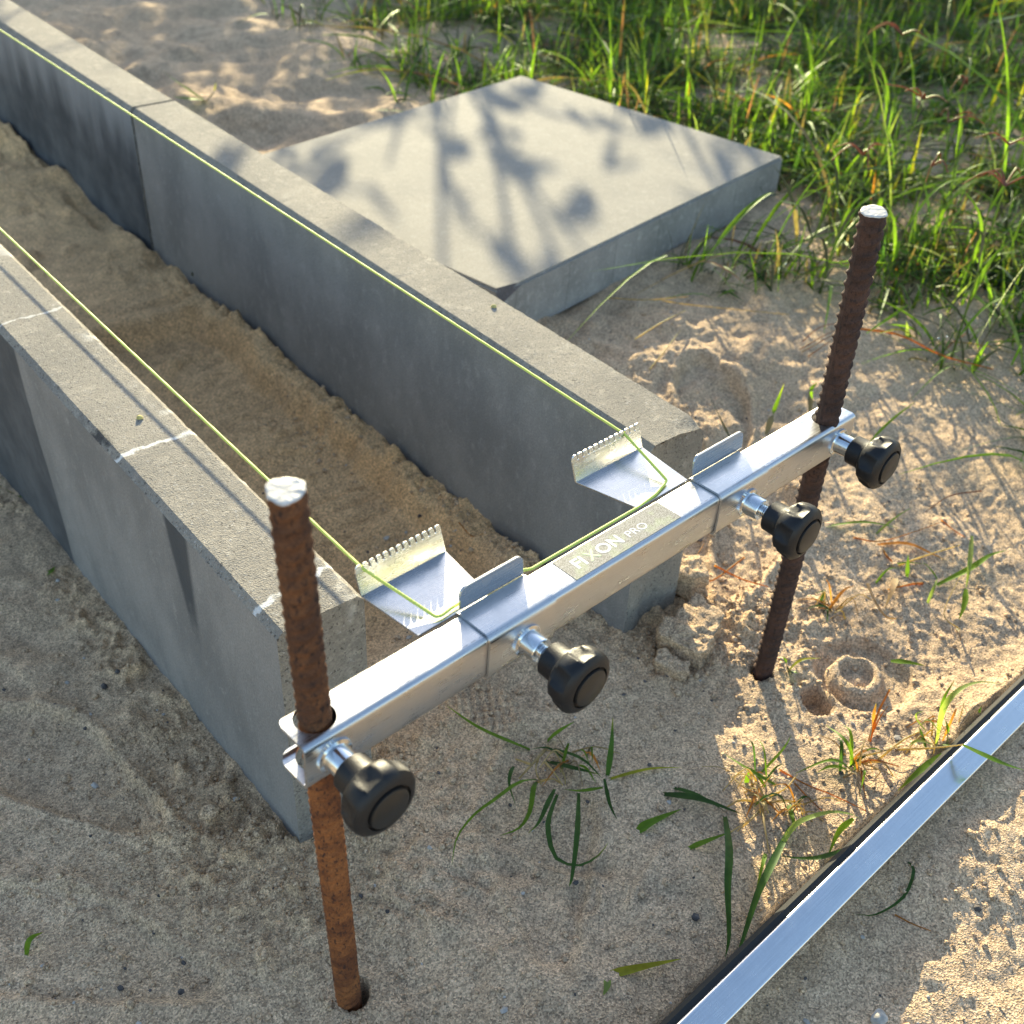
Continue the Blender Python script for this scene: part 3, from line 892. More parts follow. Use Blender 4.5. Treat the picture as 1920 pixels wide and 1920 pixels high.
BL={
 'tuftA':[
  ('g',0.005,[(0.2343,-0.0559,0.001),(0.1907,-0.0274,0.031),(0.1762,0.0098,0.041)]),
  ('g',0.006,[(0.2484,-0.0581,0.001),(0.2594,-0.0656,0.016),(0.2753,-0.0685,0.021)]),
  ('d',0.007,[(0.2353,-0.0703,0.006),(0.2381,-0.1073,0.016),(0.2575,-0.1274,0.011)]),
  ('y',0.004,[(0.2575,-0.1274,0.011),(0.2991,-0.148,0.008),(0.3298,-0.1652,0.002)]),
  ('d',0.004,[(0.2482,-0.0658,0.006),(0.2492,-0.1073,0.021),(0.2525,-0.1342,0.016)]),
  ('d',0.006,[(0.2678,-0.1268,0.001),(0.2724,-0.122,0.036),(0.2781,-0.1138,0.066)]),
  ('d',0.004,[(0.2537,-0.1351,0.016),(0.2409,-0.1568,0.011),(0.237,-0.1716,0.006)]),
  ('g',0.004,[(0.2453,-0.142,0.016),(0.2256,-0.1336,0.018),(0.2208,-0.1157,0.006)]),
  ('d',0.005,[(0.2119,-0.1167,0.006),(0.1791,-0.1409,0.026),(0.1633,-0.1571,0.031),(0.1546,-0.1783,0.026),(0.1703,-0.1923,0.018),(0.195,-0.1914,0.011),(0.2132,-0.1847,0.006)]),
  ('d',0.005,[(0.2262,-0.1302,0.011),(0.1836,-0.1726,0.031),(0.1601,-0.1942,0.016),(0.1549,-0.1971,0.006)]),
  ('g',0.004,[(0.2163,-0.0845,0.006),(0.1813,-0.0954,0.026),(0.1508,-0.0971,0.026),(0.1293,-0.0958,0.021),(0.1064,-0.1,0.011),(0.0883,-0.1163,0.0)]),
  ('g',0.005,[(0.2134,-0.0863,0.006),(0.1924,-0.1039,0.016),(0.1756,-0.1188,0.011),(0.1591,-0.1237,0.006),(0.1421,-0.1171,0.002)]),
  ('d',0.005,[(0.214,-0.1105,0.006),(0.1923,-0.1244,0.016),(0.1746,-0.1328,0.011),(0.164,-0.131,0.002)]),
  ('d',0.004,[(0.2062,-0.0606,0.006),(0.1872,-0.0765,0.016),(0.1773,-0.087,0.016),(0.1751,-0.1001,0.002)]),
  ('s',0.004,[(0.2414,-0.0687,0.008),(0.2138,-0.0788,0.014),(0.1973,-0.0781,0.002)]),
  ('s',0.003,[(0.2106,-0.0787,0.014),(0.2079,-0.0602,0.006)]),
  ('s',0.003,[(0.2268,-0.0824,0.008),(0.2235,-0.0991,0.011),(0.2262,-0.1086,0.001)]),
  ('s',0.003,[(0.2353,-0.0914,0.008),(0.2305,-0.1054,0.008),(0.2297,-0.1087,0.0)]),
  ('s',0.003,[(0.2133,-0.0867,0.004),(0.219,-0.1006,0.008),(0.2265,-0.1046,0.0)]),
  ('s',0.0025,[(0.2268,-0.0722,0.006),(0.2085,-0.0888,0.016),(0.2108,-0.0953,0.001)]),
 ],
 'tuftB':[
  ('g',0.005,[(0.3904,-0.2388,0.002),(0.3719,-0.2132,0.016),(0.3736,-0.18,0.008)]),
  ('g',0.003,[(0.3866,-0.2154,0.004),(0.4173,-0.2157,0.016),(0.4378,-0.2097,0.018)]),
  ('g',0.005,[(0.3689,-0.2148,0.0),(0.371,-0.2125,0.008),(0.3741,-0.2092,0.016)]),
  ('s',0.0025,[(0.3629,-0.2398,0.006),(0.3562,-0.224,0.011),(0.3606,-0.2025,0.002)]),
  ('s',0.0025,[(0.3653,-0.2378,0.006),(0.3824,-0.247,0.014),(0.4051,-0.2441,0.016)]),
  ('s',0.003,[(0.3614,-0.2406,0.008),(0.3749,-0.2539,0.011),(0.3934,-0.2662,0.002)]),
  ('s',0.003,[(0.359,-0.2427,0.008),(0.3366,-0.2482,0.008),(0.3202,-0.2461,-0.0)]),
  ('s',0.003,[(0.359,-0.2427,0.008),(0.3411,-0.2592,0.008),(0.3251,-0.2804,0.0)]),
  ('s',0.0035,[(0.3629,-0.2394,0.008),(0.3405,-0.2304,0.014),(0.331,-0.222,0.0)]),
  ('s',0.006,[(0.3668,-0.2331,0.004),(0.356,-0.2461,0.01),(0.3568,-0.2524,0.0)]),
  ('s',0.0025,[(0.3646,-0.2411,0.006),(0.3684,-0.2265,0.012),(0.3674,-0.2201,0.0)]),
  ('g',0.005,[(0.3867,-0.2522,0.0),(0.3688,-0.2692,0.008),(0.3605,-0.2814,0.004)]),
 ],
 'tuftC':[
  ('g',0.005,[(0.4674,-0.2699,0.01),(0.4634,-0.2538,0.03),(0.4769,-0.2217,0.017)]),
  ('g',0.005,[(0.4663,-0.2707,0.01),(0.4411,-0.2555,0.021),(0.4135,-0.2363,0.002)]),
  ('g',0.005,[(0.4635,-0.2645,0.01),(0.4423,-0.257,0.012),(0.4327,-0.2485,0.002)]),
  ('s',0.0025,[(0.4746,-0.2646,0.01),(0.4881,-0.278,0.021),(0.5157,-0.2847,0.017)]),
  ('o',0.0025,[(0.4698,-0.2704,0.011),(0.4773,-0.2802,0.019),(0.4987,-0.296,0.009)]),
  ('s',0.0025,[(0.4724,-0.2723,0.011),(0.4826,-0.2863,0.017),(0.4853,-0.2995,0.008)]),
  ('o',0.002,[(0.4652,-0.2751,0.011),(0.4533,-0.2872,0.008),(0.4468,-0.2972,-0.001)]),
  ('s',0.0025,[(0.4671,-0.2724,0.011),(0.4697,-0.2683,0.025),(0.4866,-0.2602,0.025)]),
  ('s',0.002,[(0.473,-0.2734,0.01),(0.4741,-0.2899,0.015),(0.4679,-0.2903,0.008)]),
 ],
 'sproutO':[
  ('o',0.005,[(0.5091,-0.2561,0.007),(0.5068,-0.2521,0.035),(0.5109,-0.2485,0.05)]),
  ('o',0.004,[(0.5113,-0.2552,0.007),(0.5132,-0.2525,0.035),(0.5268,-0.2499,0.06)]),
  ('o',0.002,[(0.5123,-0.2549,0.01),(0.522,-0.2524,0.025),(0.5305,-0.2523,0.035)]),
 ],
 'tuftD':[
  ('p',0.006,[(0.5571,-0.3008,0.009),(0.5612,-0.293,0.045),(0.5838,-0.2928,0.06),(0.6224,-0.2974,0.05),(0.6551,-0.3107,0.035)]),
  ('g',0.007,[(0.5629,-0.3084,0.008),(0.5609,-0.3053,0.025),(0.5625,-0.2985,0.035)]),
  ('p',0.004,[(0.5561,-0.2995,0.015),(0.5247,-0.2933,0.025),(0.5197,-0.2882,0.011)]),
  ('p',0.0035,[(0.5538,-0.2873,0.015),(0.5467,-0.2777,0.027),(0.5469,-0.2762,0.035),(0.5536,-0.2791,0.037)]),
  ('s',0.003,[(0.4934,-0.2743,0.008),(0.5241,-0.28,0.013),(0.5468,-0.2851,0.017)]),
  ('s',0.0025,[(0.5161,-0.2825,0.009),(0.5216,-0.3117,0.035),(0.5271,-0.3343,0.057)]),
  ('g',0.006,[(0.5257,-0.334,0.057),(0.5286,-0.3597,0.061),(0.5405,-0.3735,0.055),(0.5577,-0.3834,0.045)]),
  ('g',0.009,[(0.5568,-0.3223,0.015),(0.5047,-0.3178,0.025),(0.4654,-0.3156,0.017)]),
  ('d',0.006,[(0.5467,-0.2972,0.009),(0.5462,-0.2855,0.017),(0.5451,-0.2825,0.023)]),
  ('p',0.003,[(0.5547,-0.299,0.025),(0.5483,-0.2877,0.035),(0.5444,-0.2842,0.025)]),
  ('g',0.004,[(0.6232,-0.311,0.009),(0.6186,-0.3074,0.017),(0.627,-0.3047,0.017)]),
  ('g',0.004,[(0.5679,-0.2915,0.025),(0.5759,-0.2846,0.045),(0.5965,-0.2802,0.055)]),
 ],
 'tuftE':[
  ('p',0.006,[(0.3219,-0.2875,0.002),(0.3507,-0.2813,0.016),(0.3631,-0.2873,0.028),(0.3836,-0.2971,0.031),(0.4015,-0.3071,0.024),(0.4127,-0.3137,0.014)]),
  ('d',0.007,[(0.3644,-0.2737,0.002),(0.3129,-0.2928,0.016),(0.2746,-0.3065,0.016),(0.2417,-0.3223,0.006),(0.2269,-0.3284,0.0)]),
  ('g',0.006,[(0.4061,-0.309,0.016),(0.3885,-0.3077,0.01),(0.3655,-0.3152,0.001)]),
  ('d',0.005,[(0.3808,-0.32,0.002),(0.3546,-0.3151,0.008),(0.3386,-0.3042,0.008),(0.3272,-0.2902,0.006)]),
  ('g',0.004,[(0.3258,-0.2766,0.008),(0.3053,-0.2873,0.01),(0.2859,-0.2983,0.002)]),
 ],
 'bladeN':[
  ('g',0.009,[(0.2441,-0.1906,0.0),(0.2593,-0.1931,0.006),(0.2944,-0.1986,0.004)]),
 ],
 'bladesDark':[
  ('d',0.008,[(0.2947,-0.1725,0.004),(0.3097,-0.2054,0.014),(0.336,-0.238,0.004)]),
  ('d',0.005,[(0.3076,-0.1701,0.002),(0.3162,-0.1999,0.008),(0.3265,-0.2235,0.002)]),
 ],
 'bladeO':[
  ('g',0.006,[(0.2675,-0.2311,-0.0),(0.2842,-0.2396,0.008),(0.3081,-0.2468,0.01)]),
  ('s',0.002,[(0.3081,-0.2468,0.01),(0.3303,-0.2472,0.008),(0.3554,-0.2456,0.006)]),
 ],
 'bladeP':[
  ('d',0.007,[(0.3264,-0.2257,0.002),(0.2815,-0.265,0.026),(0.2516,-0.2899,0.026),(0.2301,-0.3148,0.008),(0.2175,-0.324,-0.001)]),
 ],
 'bladeQ':[
  ('g',0.007,[(0.6154,-0.2041,0.008),(0.6251,-0.217,0.011),(0.6396,-0.2314,0.009)]),
 ],
 'sproutR':[
  ('y',0.005,[(0.5176,-0.1427,0.008),(0.5257,-0.1509,0.021),(0.5453,-0.1617,0.021)]),
  ('g',0.006,[(0.5185,-0.1434,0.008),(0.5129,-0.1414,0.017),(0.5126,-0.1357,0.023)]),
  ('g',0.008,[(0.5216,-0.1438,0.008),(0.5135,-0.1535,0.013),(0.5178,-0.1568,0.009)]),
 ],
 'leafS':[
  ('y',0.0075,[(0.1206,-0.2729,-0.001),(0.1403,-0.2831,0.004),(0.1582,-0.2935,0.008),(0.1854,-0.303,0.002)]),
  ('p',0.006,[(0.1266,-0.2766,0.0),(0.118,-0.2841,0.002),(0.1114,-0.2871,-0.001)]),
 ],
 'leafT':[
  ('g',0.006,[(-0.2327,0.0416,-0.0111),(-0.2253,0.0442,-0.0062),(-0.2148,0.0462,-0.0083)]),
 ],
 'leafU':[
  ('g',0.007,[(-0.036,0.512,-0.0426),(-0.029,0.5109,-0.0345),(-0.0211,0.5214,-0.0351)]),
 ],
 'leafV':[
  ('g',0.006,[(-0.0037,0.7228,-0.0681),(0.0005,0.6895,-0.0565),(0.0079,0.6873,-0.0663)]),
  ('s',0.002,[(-0.014,0.7435,-0.0691),(-0.0044,0.7061,-0.0593),(0.0068,0.6805,-0.066)]),
 ],
 'tuftF':[
  ('g',0.008,[(0.7678,-0.1596,0.0132),(0.8042,-0.1774,0.0252),(0.837,-0.1801,0.0303),(0.8672,-0.1856,0.0274)]),
  ('p',0.004,[(0.7315,-0.1729,0.009),(0.7506,-0.1662,0.0171),(0.7654,-0.1599,0.0172)]),
  ('p',0.006,[(0.8453,-0.1492,0.0362),(0.8014,-0.1754,0.0302),(0.7768,-0.1912,0.017)]),
  ('g',0.007,[(0.7743,-0.1921,0.019),(0.7531,-0.2049,0.015),(0.7338,-0.2123,0.009)]),
  ('g',0.005,[(0.7478,-0.1332,0.0117),(0.7544,-0.126,0.0199),(0.7615,-0.1192,0.0282)]),
  ('g',0.003,[(0.7097,-0.1143,0.0098),(0.7308,-0.1155,0.018),(0.7503,-0.1217,0.014)]),
  ('g',0.003,[(0.7654,-0.1599,0.0172),(0.7682,-0.1479,0.0215),(0.7685,-0.133,0.0259)]),
  ('g',0.003,[(0.7439,-0.104,0.0126),(0.7622,-0.1203,0.0162),(0.7873,-0.1413,0.0138)]),
 ],
 'dryF':[
  ('o',0.006,[(0.7642,-0.0733,0.0144),(0.7885,-0.1011,0.0194),(0.8005,-0.1279,0.0164),(0.813,-0.1449,0.01)]),
  ('o',0.004,[(0.7684,-0.0828,0.012),(0.7551,-0.0975,0.015),(0.7542,-0.1064,0.0106)]),
  ('o',0.004,[(0.758,-0.1494,0.0154),(0.7353,-0.1466,0.0153),(0.7111,-0.1321,0.0094)]),
  ('t',0.008,[(0.7392,-0.1238,0.0179),(0.7086,-0.1383,0.0193),(0.6818,-0.1495,0.009)]),
  ('t',0.004,[(0.6901,-0.1165,0.0176),(0.674,-0.138,0.0171),(0.666,-0.1596,0.013),(0.6778,-0.1671,0.008)]),
  ('s',0.003,[(0.7391,-0.1068,0.0144),(0.7912,-0.1292,0.0202),(0.8418,-0.1412,0.0184)]),
  ('o',0.002,[(0.7508,-0.0518,0.0134),(0.7675,-0.0777,0.0182),(0.8206,-0.0941,0.0203),(0.8587,-0.0998,0.0187)]),
  ('o',0.002,[(0.866,-0.0988,0.0189),(0.8651,-0.1196,0.0157),(0.87,-0.1331,0.0112)]),
  ('s',0.002,[(0.7208,-0.222,0.009),(0.7221,-0.1984,0.015),(0.782,-0.1774,0.0251)]),
  ('t',0.003,[(0.7301,-0.2154,0.011),(0.7113,-0.2254,0.013),(0.7077,-0.2321,0.008)]),
 ],
 'bladeG':[
  ('g',0.009,[(0.7616,0.1658,0.0385),(0.7406,0.1706,0.0734),(0.7216,0.1824,0.114)]),
 ],
 'bladeG2':[
  ('g',0.009,[(0.809,0.1413,0.0377),(0.8039,0.1347,0.077),(0.8145,0.1357,0.1175)]),
 ],
 'bladeG3':[
  ('g',0.008,[(0.9087,0.1449,0.0412),(0.8972,0.1455,0.071),(0.909,0.1467,0.0815)]),
 ],
 'bladeH':[
  ('g',0.012,[(1.0084,0.4668,0.078),(1.0275,0.4426,0.148),(1.0686,0.4367,0.188),(1.1316,0.4466,0.198),(1.1556,0.4426,0.188)]),
  ('p',0.009,[(1.1223,0.4175,0.198),(1.1483,0.3971,0.188),(1.183,0.3905,0.138),(1.1924,0.3765,0.098)]),
 ],
 'bladeW':[
  ('g',0.005,[(0.9197,0.0554,0.0329),(0.9395,0.0423,0.0624),(0.9793,0.0359,0.0831)]),
 ],
 'yell':[
  ('g',0.006,[(0.7406,-0.0144,0.0217),(0.7654,-0.0464,0.028),(0.7953,-0.0646,0.0215),(0.8125,-0.0764,0.0151)]),
  ('p',0.003,[(0.7789,-0.0624,0.0153),(0.8168,-0.0643,0.024),(0.8549,-0.0635,0.0229)]),
 ],
 'trail':[
  ('o',0.004,[(1.098,0.222,0.0728),(1.1173,0.159,0.0837),(1.1513,0.1017,0.0647),(1.1955,0.0431,0.0556)]),
  ('g',0.007,[(1.0854,0.1937,0.0806),(1.105,0.1741,0.1096),(1.1441,0.1724,0.1205)]),
  ('y',0.007,[(1.103,0.1825,0.0802),(1.121,0.1604,0.0889),(1.1349,0.1292,0.0767)]),
 ],
 'sproutJ':[
  ('g',0.01,[(0.7557,1.6196,0.078),(0.7242,1.6558,0.108),(0.6937,1.6732,0.138)]),
  ('g',0.011,[(0.7557,1.6196,0.078),(0.7112,1.5971,0.098),(0.6901,1.6254,0.098)]),
  ('y',0.006,[(0.7575,1.6185,0.078),(0.7555,1.5769,0.108),(0.7638,1.5766,0.128)]),
 ],
 'sproutK':[
  ('g',0.007,[(0.4242,1.0233,0.005),(0.4168,1.0196,0.02),(0.4141,1.0153,0.03)]),
  ('g',0.007,[(0.4256,1.0224,0.005),(0.4223,0.9981,0.03),(0.428,0.9974,0.04)]),
  ('g',0.005,[(0.4249,1.0229,0.005),(0.4224,1.0158,0.02),(0.4243,1.0131,0.03)]),
 ],
 'straw1':[
  ('s',0.0025,[(0.8484,0.4982,0.078),(0.8838,0.4539,0.083),(0.9542,0.4307,0.078)]),
  ('s',0.002,[(0.9061,0.4414,0.081),(0.9403,0.4063,0.0779),(1.0426,0.3032,0.0762)]),
 ],
 'straw2':[
  ('s',0.0025,[(0.8063,0.3954,0.0667),(0.86,0.3955,0.0773),(0.925,0.4076,0.0729)]),
 ],
 'straw3':[
  ('s',0.0025,[(0.7772,0.3332,0.0531),(0.8178,0.3465,0.0647),(0.8805,0.375,0.0669)]),
 ],
 'seedR':[
  ('r',0.002,[(0.9942,0.2399,0.0617),(1.0034,0.2157,0.0902),(1.0315,0.2067,0.1002)]),
  ('r',0.002,[(0.9907,0.2339,0.0612),(0.9944,0.2084,0.0894),(1.0257,0.2021,0.0997)]),
  ('r',0.002,[(0.99,0.2213,0.0602),(0.989,0.1991,0.0885),(1.0146,0.1962,0.099)]),
  ('r',0.002,[(1.0148,0.2518,0.063),(1.0195,0.2336,0.0919),(1.0412,0.2172,0.1012)]),
 ],
 'twig':[
  ('o',0.0025,[(0.6072,0.0006,0.0197),(0.5414,-0.0045,0.0201),(0.5381,0.0194,0.0294),(0.5749,0.0372,0.0314)]),
  ('o',0.0025,[(0.5662,0.0102,0.0214),(0.5753,-0.0232,0.0197),(0.5967,-0.0467,0.0129)]),
 ],
 'needle':[
  ('o',0.0015,[(0.3868,0.2649,-0.02),(0.3827,0.233,-0.012),(0.3946,0.2236,-0.02)]),
 ],
 'stem1':[
  ('o',0.0018,[(0.3573,-0.3908,0.0),(0.3615,-0.4052,0.002),(0.3681,-0.4194,-0.001)]),
 ],
 'red1':[
  ('o',0.002,[(0.4049,-0.2253,-0.0),(0.4102,-0.2523,0.006),(0.419,-0.2768,0.008),(0.432,-0.3077,0.0)]),
  ('o',0.002,[(0.4038,-0.2447,0.0),(0.4012,-0.2632,0.004),(0.4033,-0.2794,-0.001)]),
 ],
 'seedstalk':[
  ('p',0.004,[(2.1748,0.8333,0.098),(2.1101,0.7366,0.168),(2.1259,0.7019,0.268),(2.1731,0.6911,0.318)]),
  ('p',0.007,[(2.1259,0.7019,0.268),(2.2065,0.706,0.268),(2.3897,0.7477,0.248)]),
  ('g',0.009,[(2.1518,0.7135,0.248),(2.1881,0.6708,0.218),(2.2939,0.6623,0.148)]),
  ('p',0.005,[(2.1462,0.711,0.258),(2.1819,0.6777,0.248),(2.3069,0.6887,0.218)]),
 ],
 'bladeX':[
  ('d',0.003,[(0.4107,-0.3633,0.0),(0.3999,-0.3775,0.006),(0.3743,-0.3862,0.008),(0.3455,-0.3803,0.004),(0.3334,-0.3682,-0.001)]),
 ],
 'seedL':[
  ('r',0.0025,[(0.9608,-0.0955,0.0211),(0.8888,-0.0884,0.04),(0.8492,-0.0833,0.0295)]),
 ],
}
# ------------------------------------------------------------------ vegetation
LC = {'g': (.085, .160, .020), 'd': (.030, .070, .022), 'y': (.24, .25, .030), 's': (.42, .33, .20), 'o': (.36, .16, .045),
      'p': (.16, .22, .075), 't': (.34, .25, .18), 'r': (.20, .10, .085)}

def spline(ps, m):
    P = [Vector(p) for p in ps]
    if len(P) == 2: P = [P[0], P[0].lerp(P[1], .5), P[1]]
    Q = [P[0] * 2 - P[1]] + P + [P[-1] * 2 - P[-2]]
    out = []
    k = len(P) - 1
    for j in range(m + 1):
        t = j / m * k; i = min(int(t), k - 1); f = t - i
        a, b, c, d = Q[i], Q[i + 1], Q[i + 2], Q[i + 3]
        out.append(.5 * (b * 2 + (c - a) * f + (a * 2 - b * 5 + c * 4 - d) * f * f + (b * 3 - a - c * 3 + d) * f ** 3))
    return out

VIEW = Vector((-0.273, -.576, .854))
def blade_geo(ps, w, m=10, fold=.28, face=None, stem=False, roll=0.0):
    pts = spline(ps, m); V = []; F = []
    for j, p in enumerate(pts):
        t = j / m
        d = (pts[min(j + 1, m)] - pts[max(j - 1, 0)]).normalized()
        ref = (face if face is not None else Vector((0, 0, 1)))
        sd = d.cross(ref)
        if sd.length < .05: sd = d.cross(Vector((.6, .5, .3)))
        sd.normalize(); up = sd.cross(d).normalized()
        if roll:
            q = Matrix.Rotation(roll * (.4 + .6 * t), 3, d); sd = q @ sd; up = q @ up
        if stem: ww = w * .5 * (1 - .5 * t)
        else: ww = w * .5 * (.55 + .45 * min(1, t / .25)) * max(.04, (1 - max(0, t - .35) / .65) ** .75)
        V += [p - sd * ww + up * ww * fold, p, p + sd * ww + up * ww * fold]
    for j in range(m):
        a = 3 * j
        F += [(a, a + 1, a + 4, a + 3), (a + 1, a + 2, a + 5, a + 4)]
    return V, F

def stalk_geo(ps, w, m=10, n=5):
    pts = spline(ps, m); V = []; F = []
    for j, p in enumerate(pts):
        d = (pts[min(j + 1, m)] - pts[max(j - 1, 0)]).normalized()
        u = d.cross(Vector((.31, .2, .93))).normalized(); v = d.cross(u)
        r = w * .5 * (1 - .55 * j / m)
        V += [p + (u * math.cos(6.2832 * k / n) + v * math.sin(6.2832 * k / n)) * r for k in range(n)]
    for j in range(m):
        for k in range(n): F.append((j * n + k, j * n + (k + 1) % n, (j + 1) * n + (k + 1) % n, (j + 1) * n + k))
    return V, F

def leaf_obj(name, V, F, col, parent=None, tipcol=None, per=3):
    o = mesh_obj(name, V, F, M['leaf'], parent, True)
    at = o.data.attributes.new('col', 'FLOAT_COLOR', 'POINT')
    if isinstance(col, np.ndarray) and col.ndim == 2: arr = col
    else:
        k = len(V); arr = np.ones((k, 4), np.float32); arr[:, :3] = col
        if tipcol is not None:
            t = (np.arange(k) // per) / max(1, (k // per)); f = np.clip((t - .72) / .28, 0, 1)[:, None]
            arr[:, :3] = arr[:, :3] * (1 - f) + np.array(tipcol) * f
    at.data.foreach_set('color', arr.astype(np.float32).ravel())
    return o

NAMES = {  # key: (object name, label, category, group)
 'tuftA': ('grass_tuft', 'dark green grass tuft with long curling blades in the shade below the second knob', 'grass tuft', None),
 'tuftB': ('grass_tuft', 'dry straw-coloured grass root clump with a few green blades, left of the straightedge', 'grass tuft', None),
 'tuftC': ('grass_tuft', 'small grass tuft with brown roots below the orange dry sprout', 'grass tuft', None),
 'sproutO': ('dry_sprout', 'upright orange dry sprout below the ring pressed into the sand', 'dry grass', None),
 'tuftD': ('grass_tuft', 'pale green arching grass tuft with a stalk laid over the straightedge', 'grass tuft', None),
 'tuftE': ('grass_tuft', 'grass tuft with one arching and one long drooping blade beside the straightedge middle', 'grass tuft', None),
 'bladeN': ('grass_sprig', 'single wide green blade lying right of the dark shaded tuft', 'grass blade', None),
 'bladesDark': ('grass_sprig', 'pair of dark green blades lying left of the dry root clump', 'grass blade', None),
 'bladeO': ('grass_sprig', 'green blade with a dry stem lying below the pair of dark blades', 'grass blade', None),
 'bladeP': ('grass_sprig', 'long dark blade hanging straight down between dry clump and straightedge', 'grass blade', None),
 'bladeQ': ('grass_sprig', 'short bright blade lying alone right of the ring mark', 'grass blade', None),
 'sproutR': ('grass_sprout', 'tiny yellow-green sprout at the foot of the right rebar', 'grass sprout', None),
 'leafS': ('grass_sprig', 'yellow-green leaf lying on shaded sand near the bottom edge', 'grass blade', None),
 'leafT': ('grass_sprig', 'small olive leaf on the sand at far lower left', 'grass blade', None),
 'leafU': ('grass_sprig', 'tiny green leaf on the sand left of the left kerb', 'grass blade', None),
 'leafV': ('grass_sprig', 'small green sprig at the left edge beside the dark kerb face', 'grass sprig', None),
 'tuftF': ('grass_tuft', 'bright green grass tuft on sunlit sand right of the third knob', 'grass tuft', None),
 'dryF': ('dry_grass', 'orange and tan dry grass scraps on sunlit sand right of the right rebar', 'dry grass', None),
 'bladeG': ('grass_sprig', 'upright bright blade behind the right slider flag', 'grass blade', None),
 'bladeG2': ('grass_sprig', 'upright green blade behind the bar midway between flag and dark rebar', 'grass blade', None),
 'bladeG3': ('grass_sprig', 'short upright blade directly behind the dark rebar', 'grass blade', None),
 'bladeH': ('grass_sprig', 'long arching blade bent over at the right side of the slab', 'grass blade', None),
 'bladeW': ('grass_sprig', 'slim green blade rising right of the bar end knob', 'grass blade', None),
 'yell': ('grass_sprig', 'yellow-green blade lying on sand just right of the third knob', 'grass blade', None),
 'trail': ('creeping_plant', 'reddish creeping stem with small yellow leaves right of the dark rebar', 'stem', None),
 'sproutJ': ('grass_sprout', 'green sprout behind the far kerb at the upper left', 'grass sprout', None),
 'sproutK': ('grass_sprout', 'tiny green sprout in the channel against the right kerb', 'grass sprout', None),
 'straw1': ('dry_stalk', 'long thin dry stalk lying beside the slab front', 'stalk', None),
 'straw2': ('dry_stalk', 'short dry stalk on the sand midway below the slab', 'stalk', None),
 'straw3': ('dry_stalk', 'lowest short dry stalk between slab and bar', 'stalk', None),
 'seedR': ('seed_head', 'pinkish spread seed head left of the dark rebar', 'seed head', None),
 'twig': ('twig', 'curved reddish twig on the sand below the right slider', 'twig', None),
 'needle': ('pine_needle', 'thin brown needle on the sand behind the left notched plate', 'needle', None),
 'stem1': ('dry_straw', 'tiny brown stem on sunlit sand below the straightedge', 'stem', None),
 'red1': ('dry_straw', 'thin orange dry stems lying above the drooping blade', 'stem', None),
 'seedstalk': ('grass_stalk', 'tall jointed grass stalk leaning in at the top right corner', 'stalk', None),
 'bladeX': ('grass_sprig', 'dark curved blade in the shade below the straightedge', 'grass blade', None),
 'seedL': ('seed_head', 'thin pink seed spike on sunlit sand at the right edge', 'seed head', None),
}
def near_plants():
    for key, lst in BL.items():
        nm, lab, cat, grp = NAMES[key]
        root = Vector(lst[0][2][0]); single = len(lst) == 1
        e = None
        if not single:
            e = empty(nm, root); tag(e, lab, cat, grp)
        off = Vector((0, 0, 0)) if single else root
        for c, w, ps in lst:
            ps2 = []
            for (x, y, z) in ps:
                zz = max(z, gh(x, y) + .0012)
                ps2.append(Vector((x, y, zz)) - off)
            p0 = ps2[0] + off
            g0 = gh(p0.x, p0.y)
            if not (c in 'os' and w < .003): 
                if p0.z - g0 < .012: ps2[0] = Vector((ps2[0].x, ps2[0].y, ps2[0].z - (p0.z - g0) - .002))
            col = np.array(LC[c]) * (1 + rng.uniform(-.15, .15))
            stem = (c in 'sort' and w <= .0045) or (key == 'seedstalk' and w <= .004)
            if stem:
                V, F = stalk_geo(ps2, w); o = leaf_obj('stem' if not single else nm, V, F, col, e, None, 5)
            else:
                V, F = blade_geo(ps2, w, 12, rng.uniform(.15, .45), None, False, rng.uniform(-.25, .25))
                o = leaf_obj('blade' if not single else nm, V, F, col, e, LC['y'] if rng.random() < .3 else None)
            if single: tag(o, lab, cat, grp)
        if key in ('tuftA', 'tuftB', 'tuftC', 'tuftD', 'tuftE', 'tuftF'):       # short blades and old straw round the crown
            ctr = {'tuftA': (.255, -.088), 'tuftB': (.375, -.222), 'tuftC': (.470, -.262), 'tuftD': (.566, -.300), 'tuftE': (.372, -.262), 'tuftF': (.64, -.11)}[key]
            for q in range(14):
                a = rng.uniform(0, 6.283); L = rng.uniform(.015, .05); rx = ctr[0] + rng.gauss(0, .009); ry = ctr[1] + rng.gauss(0, .009); z0 = gh(rx, ry)
                tx, ty = rx + math.cos(a) * L, ry + math.sin(a) * L; hh = rng.uniform(.004, .028)
                cc = rng.choice('sstogd'); P_ = [Vector((rx, ry, z0 - .002)) - off, Vector(((rx + tx) / 2, (ry + ty) / 2, z0 + hh)) - off, Vector((tx, ty, max(gh(tx, ty) + .001, z0 + hh * rng.uniform(.1, .9)))) - off]
                if cc in 'st': V, F = stalk_geo(P_, rng.uniform(.0012, .0024), 6); leaf_obj('stem', V, F, np.array(LC[cc]) * rng.uniform(.7, 1.1), e, None, 5)
                else: V, F = blade_geo(P_, rng.uniform(.002, .0045), 7, .3); leaf_obj('blade', V, F, np.array(LC[cc]) * rng.uniform(.7, 1.1), e)
            if c == 'r':                     # beads along a seed spike
                pass
near_plants()

